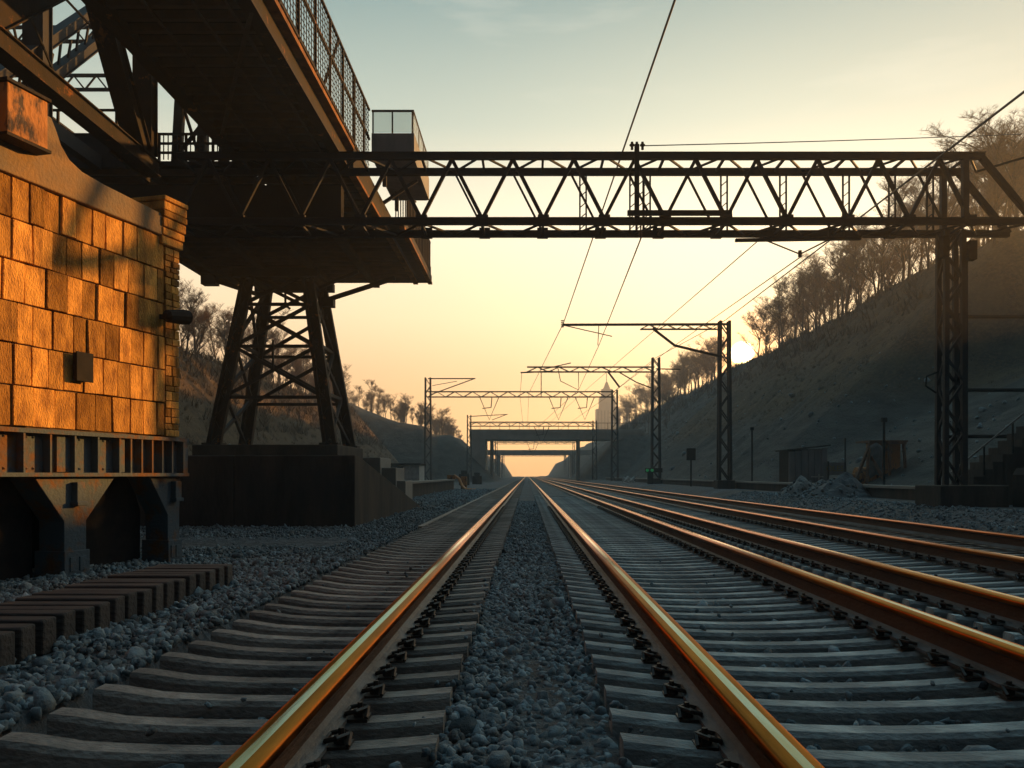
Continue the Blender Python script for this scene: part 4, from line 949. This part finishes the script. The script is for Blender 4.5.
# ------------------------------------------------------------------ bare trees on the crests
def tree_meshes(seed, h, spread, density, upright):
    rr = random.Random(seed); tk = MB(); cw = MB()
    def grow(p, d, L, r0, lev, mb):
        pts = [p]; dd = d.normalized(); n = 5 if lev == 0 else 3; cur = p
        for i in range(n):
            dd = (dd+Vector((rr.uniform(-1,1), rr.uniform(-1,1), rr.uniform(-.4,.6)))*(.10 if lev == 0 else .22)+Vector((0,0,.05*upright))).normalized()
            cur = cur+dd*(L/n); pts.append(cur)
        rad = [r0*(1-.85*i/n) for i in range(n+1)]
        mb.tube(pts, rad, (6,4,3,3)[lev], cap=False)
        return pts
    def at(pts, t):
        x = t*(len(pts)-1); i = min(int(x), len(pts)-2); return pts[i].lerp(pts[i+1], x-i), (pts[i+1]-pts[i]).normalized()
    tr_ = grow(Vector((0,0,-.3)), Vector((rr.uniform(-.12,.12), rr.uniform(-.12,.12), 1)), h*.86, h*.015, 0, tk)
    def fan(pts, n, lo, hi, L, r0, lev, mb, spread_, lift):
        res = []
        for k in range(n):
            t_ = rr.uniform(lo, hi); p, d = at(pts, t_); a = rr.uniform(0, 6.283)
            side = Vector((math.cos(a), math.sin(a), rr.uniform(-.25, .5)))
            res.append((t_, grow(p, d*(1-spread_)+side*spread_+Vector((0,0,lift)), L*rr.uniform(.65,1.2)*(1.15-.55*t_), r0*(1.2-.6*t_), lev, mb)))
        return res
    lead = fan(tr_, int(7*density), .22, .85, h*spread*1.35, h*.0085, 1, tk, .62, .25*upright)
    for _, b0 in [(0, tr_)]+lead:
        top = b0 is tr_
        for _, b1 in fan(b0, int((9 if top else 8)*density), .35 if top else .2, 1, h*.17, h*.0042, 2, tk, .62, .12*upright):
            for _, b2 in fan(b1, 7, .15, 1, h*.085, h*.0019, 3, cw, .62, .10):
                for _, b3 in fan(b2, 5, .15, 1, h*.05, h*.0012, 3, cw, .65, .05): pass
    out = []
    for mb, nm, m_ in ((tk,'trunk','bark'), (cw,'crown','twig')):
        me = bpy.data.meshes.new(nm); me.from_pydata([tuple(v) for v in mb.v], [], mb.f); me.materials.append(M[m_]); me.update(); out.append(me)
    return out
TM = [tree_meshes(i, 7.0, s_, d_, u_) for i, (s_, d_, u_) in enumerate(((.32,1.0,1.0),(.24,1.1,1.6),(.36,1.0,.7),(.28,.9,1.3),(.33,1.2,1.0),(.22,1.0,1.9),(.36,1.1,.5),(.30,1.15,.9)))]
def plant(x, y, sc, label, group):
    t = bpy.data.objects.new('bare_tree', None); C.objects.link(t); t.location = (x, y, ground_z(x, y)-.1); t.rotation_euler.z = rnd.uniform(0, 6.28); t.scale = (sc*rnd.uniform(.85,1.15),)*2+(sc,)
    tag(t, label, 'tree', group)
    tk, cw = rnd.choice(TM)
    for me, nm in ((tk,'trunk'),(cw,'crown')):
        o = bpy.data.objects.new(nm, me); C.objects.link(o); o.parent = t
y = 53.5
while y < 290:
    for k in range(3 if y < 150 else 2 if y < 220 else 1):
        x = 30+rnd.uniform(-1.2,1.5)+k*rnd.uniform(1.5,3.0)
        if .229 < x/y < .269: continue
        plant(x, y+rnd.uniform(-.8,.8), rnd.uniform(.85,1.4), 'bare leafless tree in the row along the crest of the right-hand slope', 'bare trees on the right-hand crest')
    y += 1.7+y*.012
for px, y, sc in ((1002,53.5,1.0),(1017,52.5,1.15),(988,55,.9),(1010,57,1.1)):
    plant((px-527)/F*y, y, sc, 'tall bare tree at the right edge behind the gantry end', 'tall bare trees at the right edge')
y = 46
while y < 104:
    for k in range(2):
        x = -22-rnd.uniform(-.6,1)-k*rnd.uniform(1.5,4)
        plant(x, y+rnd.uniform(-.8,.8), rnd.uniform(.55,.85), 'bare leafless tree on the crest of the left-hand slope', 'bare trees on the left-hand crest')
    y += 2.1
for i in range(22):
    y = 130+i*4+rnd.uniform(-1,1); plant(-13-rnd.uniform(0,7)-(y-130)*.04, y, rnd.uniform(.45,.8), 'small bare tree on the dark spur beside the road bridge at the left', 'small trees on the left-hand spur')
for i in range(80):
    y = rnd.uniform(125,200); plant(-rnd.uniform(15,46), y, rnd.uniform(.5,.85), 'small bare tree far off on the hill behind the left-hand spur', 'small trees behind the left-hand spur')
for i in range(16):
    y = 132+i*5; plant(16+rnd.uniform(0,8), y, rnd.uniform(.5,.85), 'small bare tree on the dark spur beside the road bridge at the right', 'small trees on the right-hand spur')
# low scrub along both crests
mb = MB(); rs = random.Random(5)
def scrub(x, y, h):
    z = ground_z(x, y)
    for k in range(14):
        a = rs.uniform(0,6.28); d = Vector((math.cos(a)*rs.uniform(.2,.8), math.sin(a)*rs.uniform(.2,.8), 1)).normalized()*h*rs.uniform(.5,1)
        w = d.cross(Vector((rs.uniform(-1,1),rs.uniform(-1,1),.1))).normalized()*.03*h; p = Vector((x+rs.uniform(-.4,.4)*h,y+rs.uniform(-.4,.4)*h,z-.1))
        mb.add([p-w,p+w,p+d*.6+w*.8,p+d],[(0,1,2,3)])
for i in range(1500):
    y = rs.uniform(54,300)**1.0; scrub(30+rs.uniform(-5,5), y, rs.uniform(.5,1.5))
for i in range(900):
    y = rs.uniform(46,106); scrub(-21.5+rs.uniform(-4,4)*1.0, y, rs.uniform(.4,1.2))
for i in range(3200):
    y = rs.uniform(40,135); x = rs.uniform(15,30)
    if ground_z(x,y) > (5.2 if y > 43 else 9)+1.2*noise.noise(Vector((x*.12, y*.12, 9))): scrub(x, y, rs.uniform(.15,.45))
for i in range(1500):
    y = rs.uniform(34,106); x = rs.uniform(-22,-14.5); scrub(x, y, rs.uniform(.15,.5))
o = link_mesh('dry_undergrowth', mb, M['scrub']); tag(o, 'dry brown undergrowth along the crests of both slopes', 'undergrowth', kind='stuff')

lit = []
for i in range(480):
    y = 24+rs.random()**1.6*95; x = rs.uniform(13.2,24)
    if ground_z(x,y) < 9: lit.append((x, y, ground_z(x,y), rs.uniform(.05,.13)*(3 if rs.random() > .95 else 1)))
for i in range(300):
    y = 34+rs.random()*80; x = -rs.uniform(7.5,17); lit.append((x, y, ground_z(x,y), rs.uniform(.04,.12)))
for x, y, w_, h_ in ((9.55,29.5,.85,.62),(9.75,28.0,.7,.55),(9.85,26.6,1.25,.72)):
    for k in range(110):
        a = rs.uniform(0,6.28); q = math.sqrt(rs.random())*1.25; px_, py_ = x+math.cos(a)*w_*q, y+math.sin(a)*w_*q
        if px_ < 10.25: lit.append((px_, py_, ground_z(px_,py_)+max(0, h_*(1-q**1.25))*.92, rs.uniform(.03,.085)))
o = scatter('fallen_rocks', lit, rock_variants(10, 2), 9); tag(o, 'loose grey rocks scattered along the foot of both slopes', 'rocks', kind='stuff')

# ------------------------------------------------------------------ evening haze in the cutting
hm = bpy.data.materials.new('evening_haze'); hm.use_nodes = True; t_ = hm.node_tree; t_.nodes.clear()
vol = t_.nodes.new('ShaderNodeVolumePrincipled'); mo = t_.nodes.new('ShaderNodeOutputMaterial'); t_.links.new(vol.outputs[0], mo.inputs['Volume'])
vol.inputs['Color'].default_value = (.74,.79,.82,1); vol.inputs['Density'].default_value = .0016; vol.inputs['Anisotropy'].default_value = .5
mb = MB(); mb.box(-205, 205, -45, 565, -1.3, 70)
hz = link_mesh('haze', mb, hm); hz['kind'] = 'stuff'; hz['label'] = 'thin golden evening haze filling the cutting'; hz['category'] = 'haze'
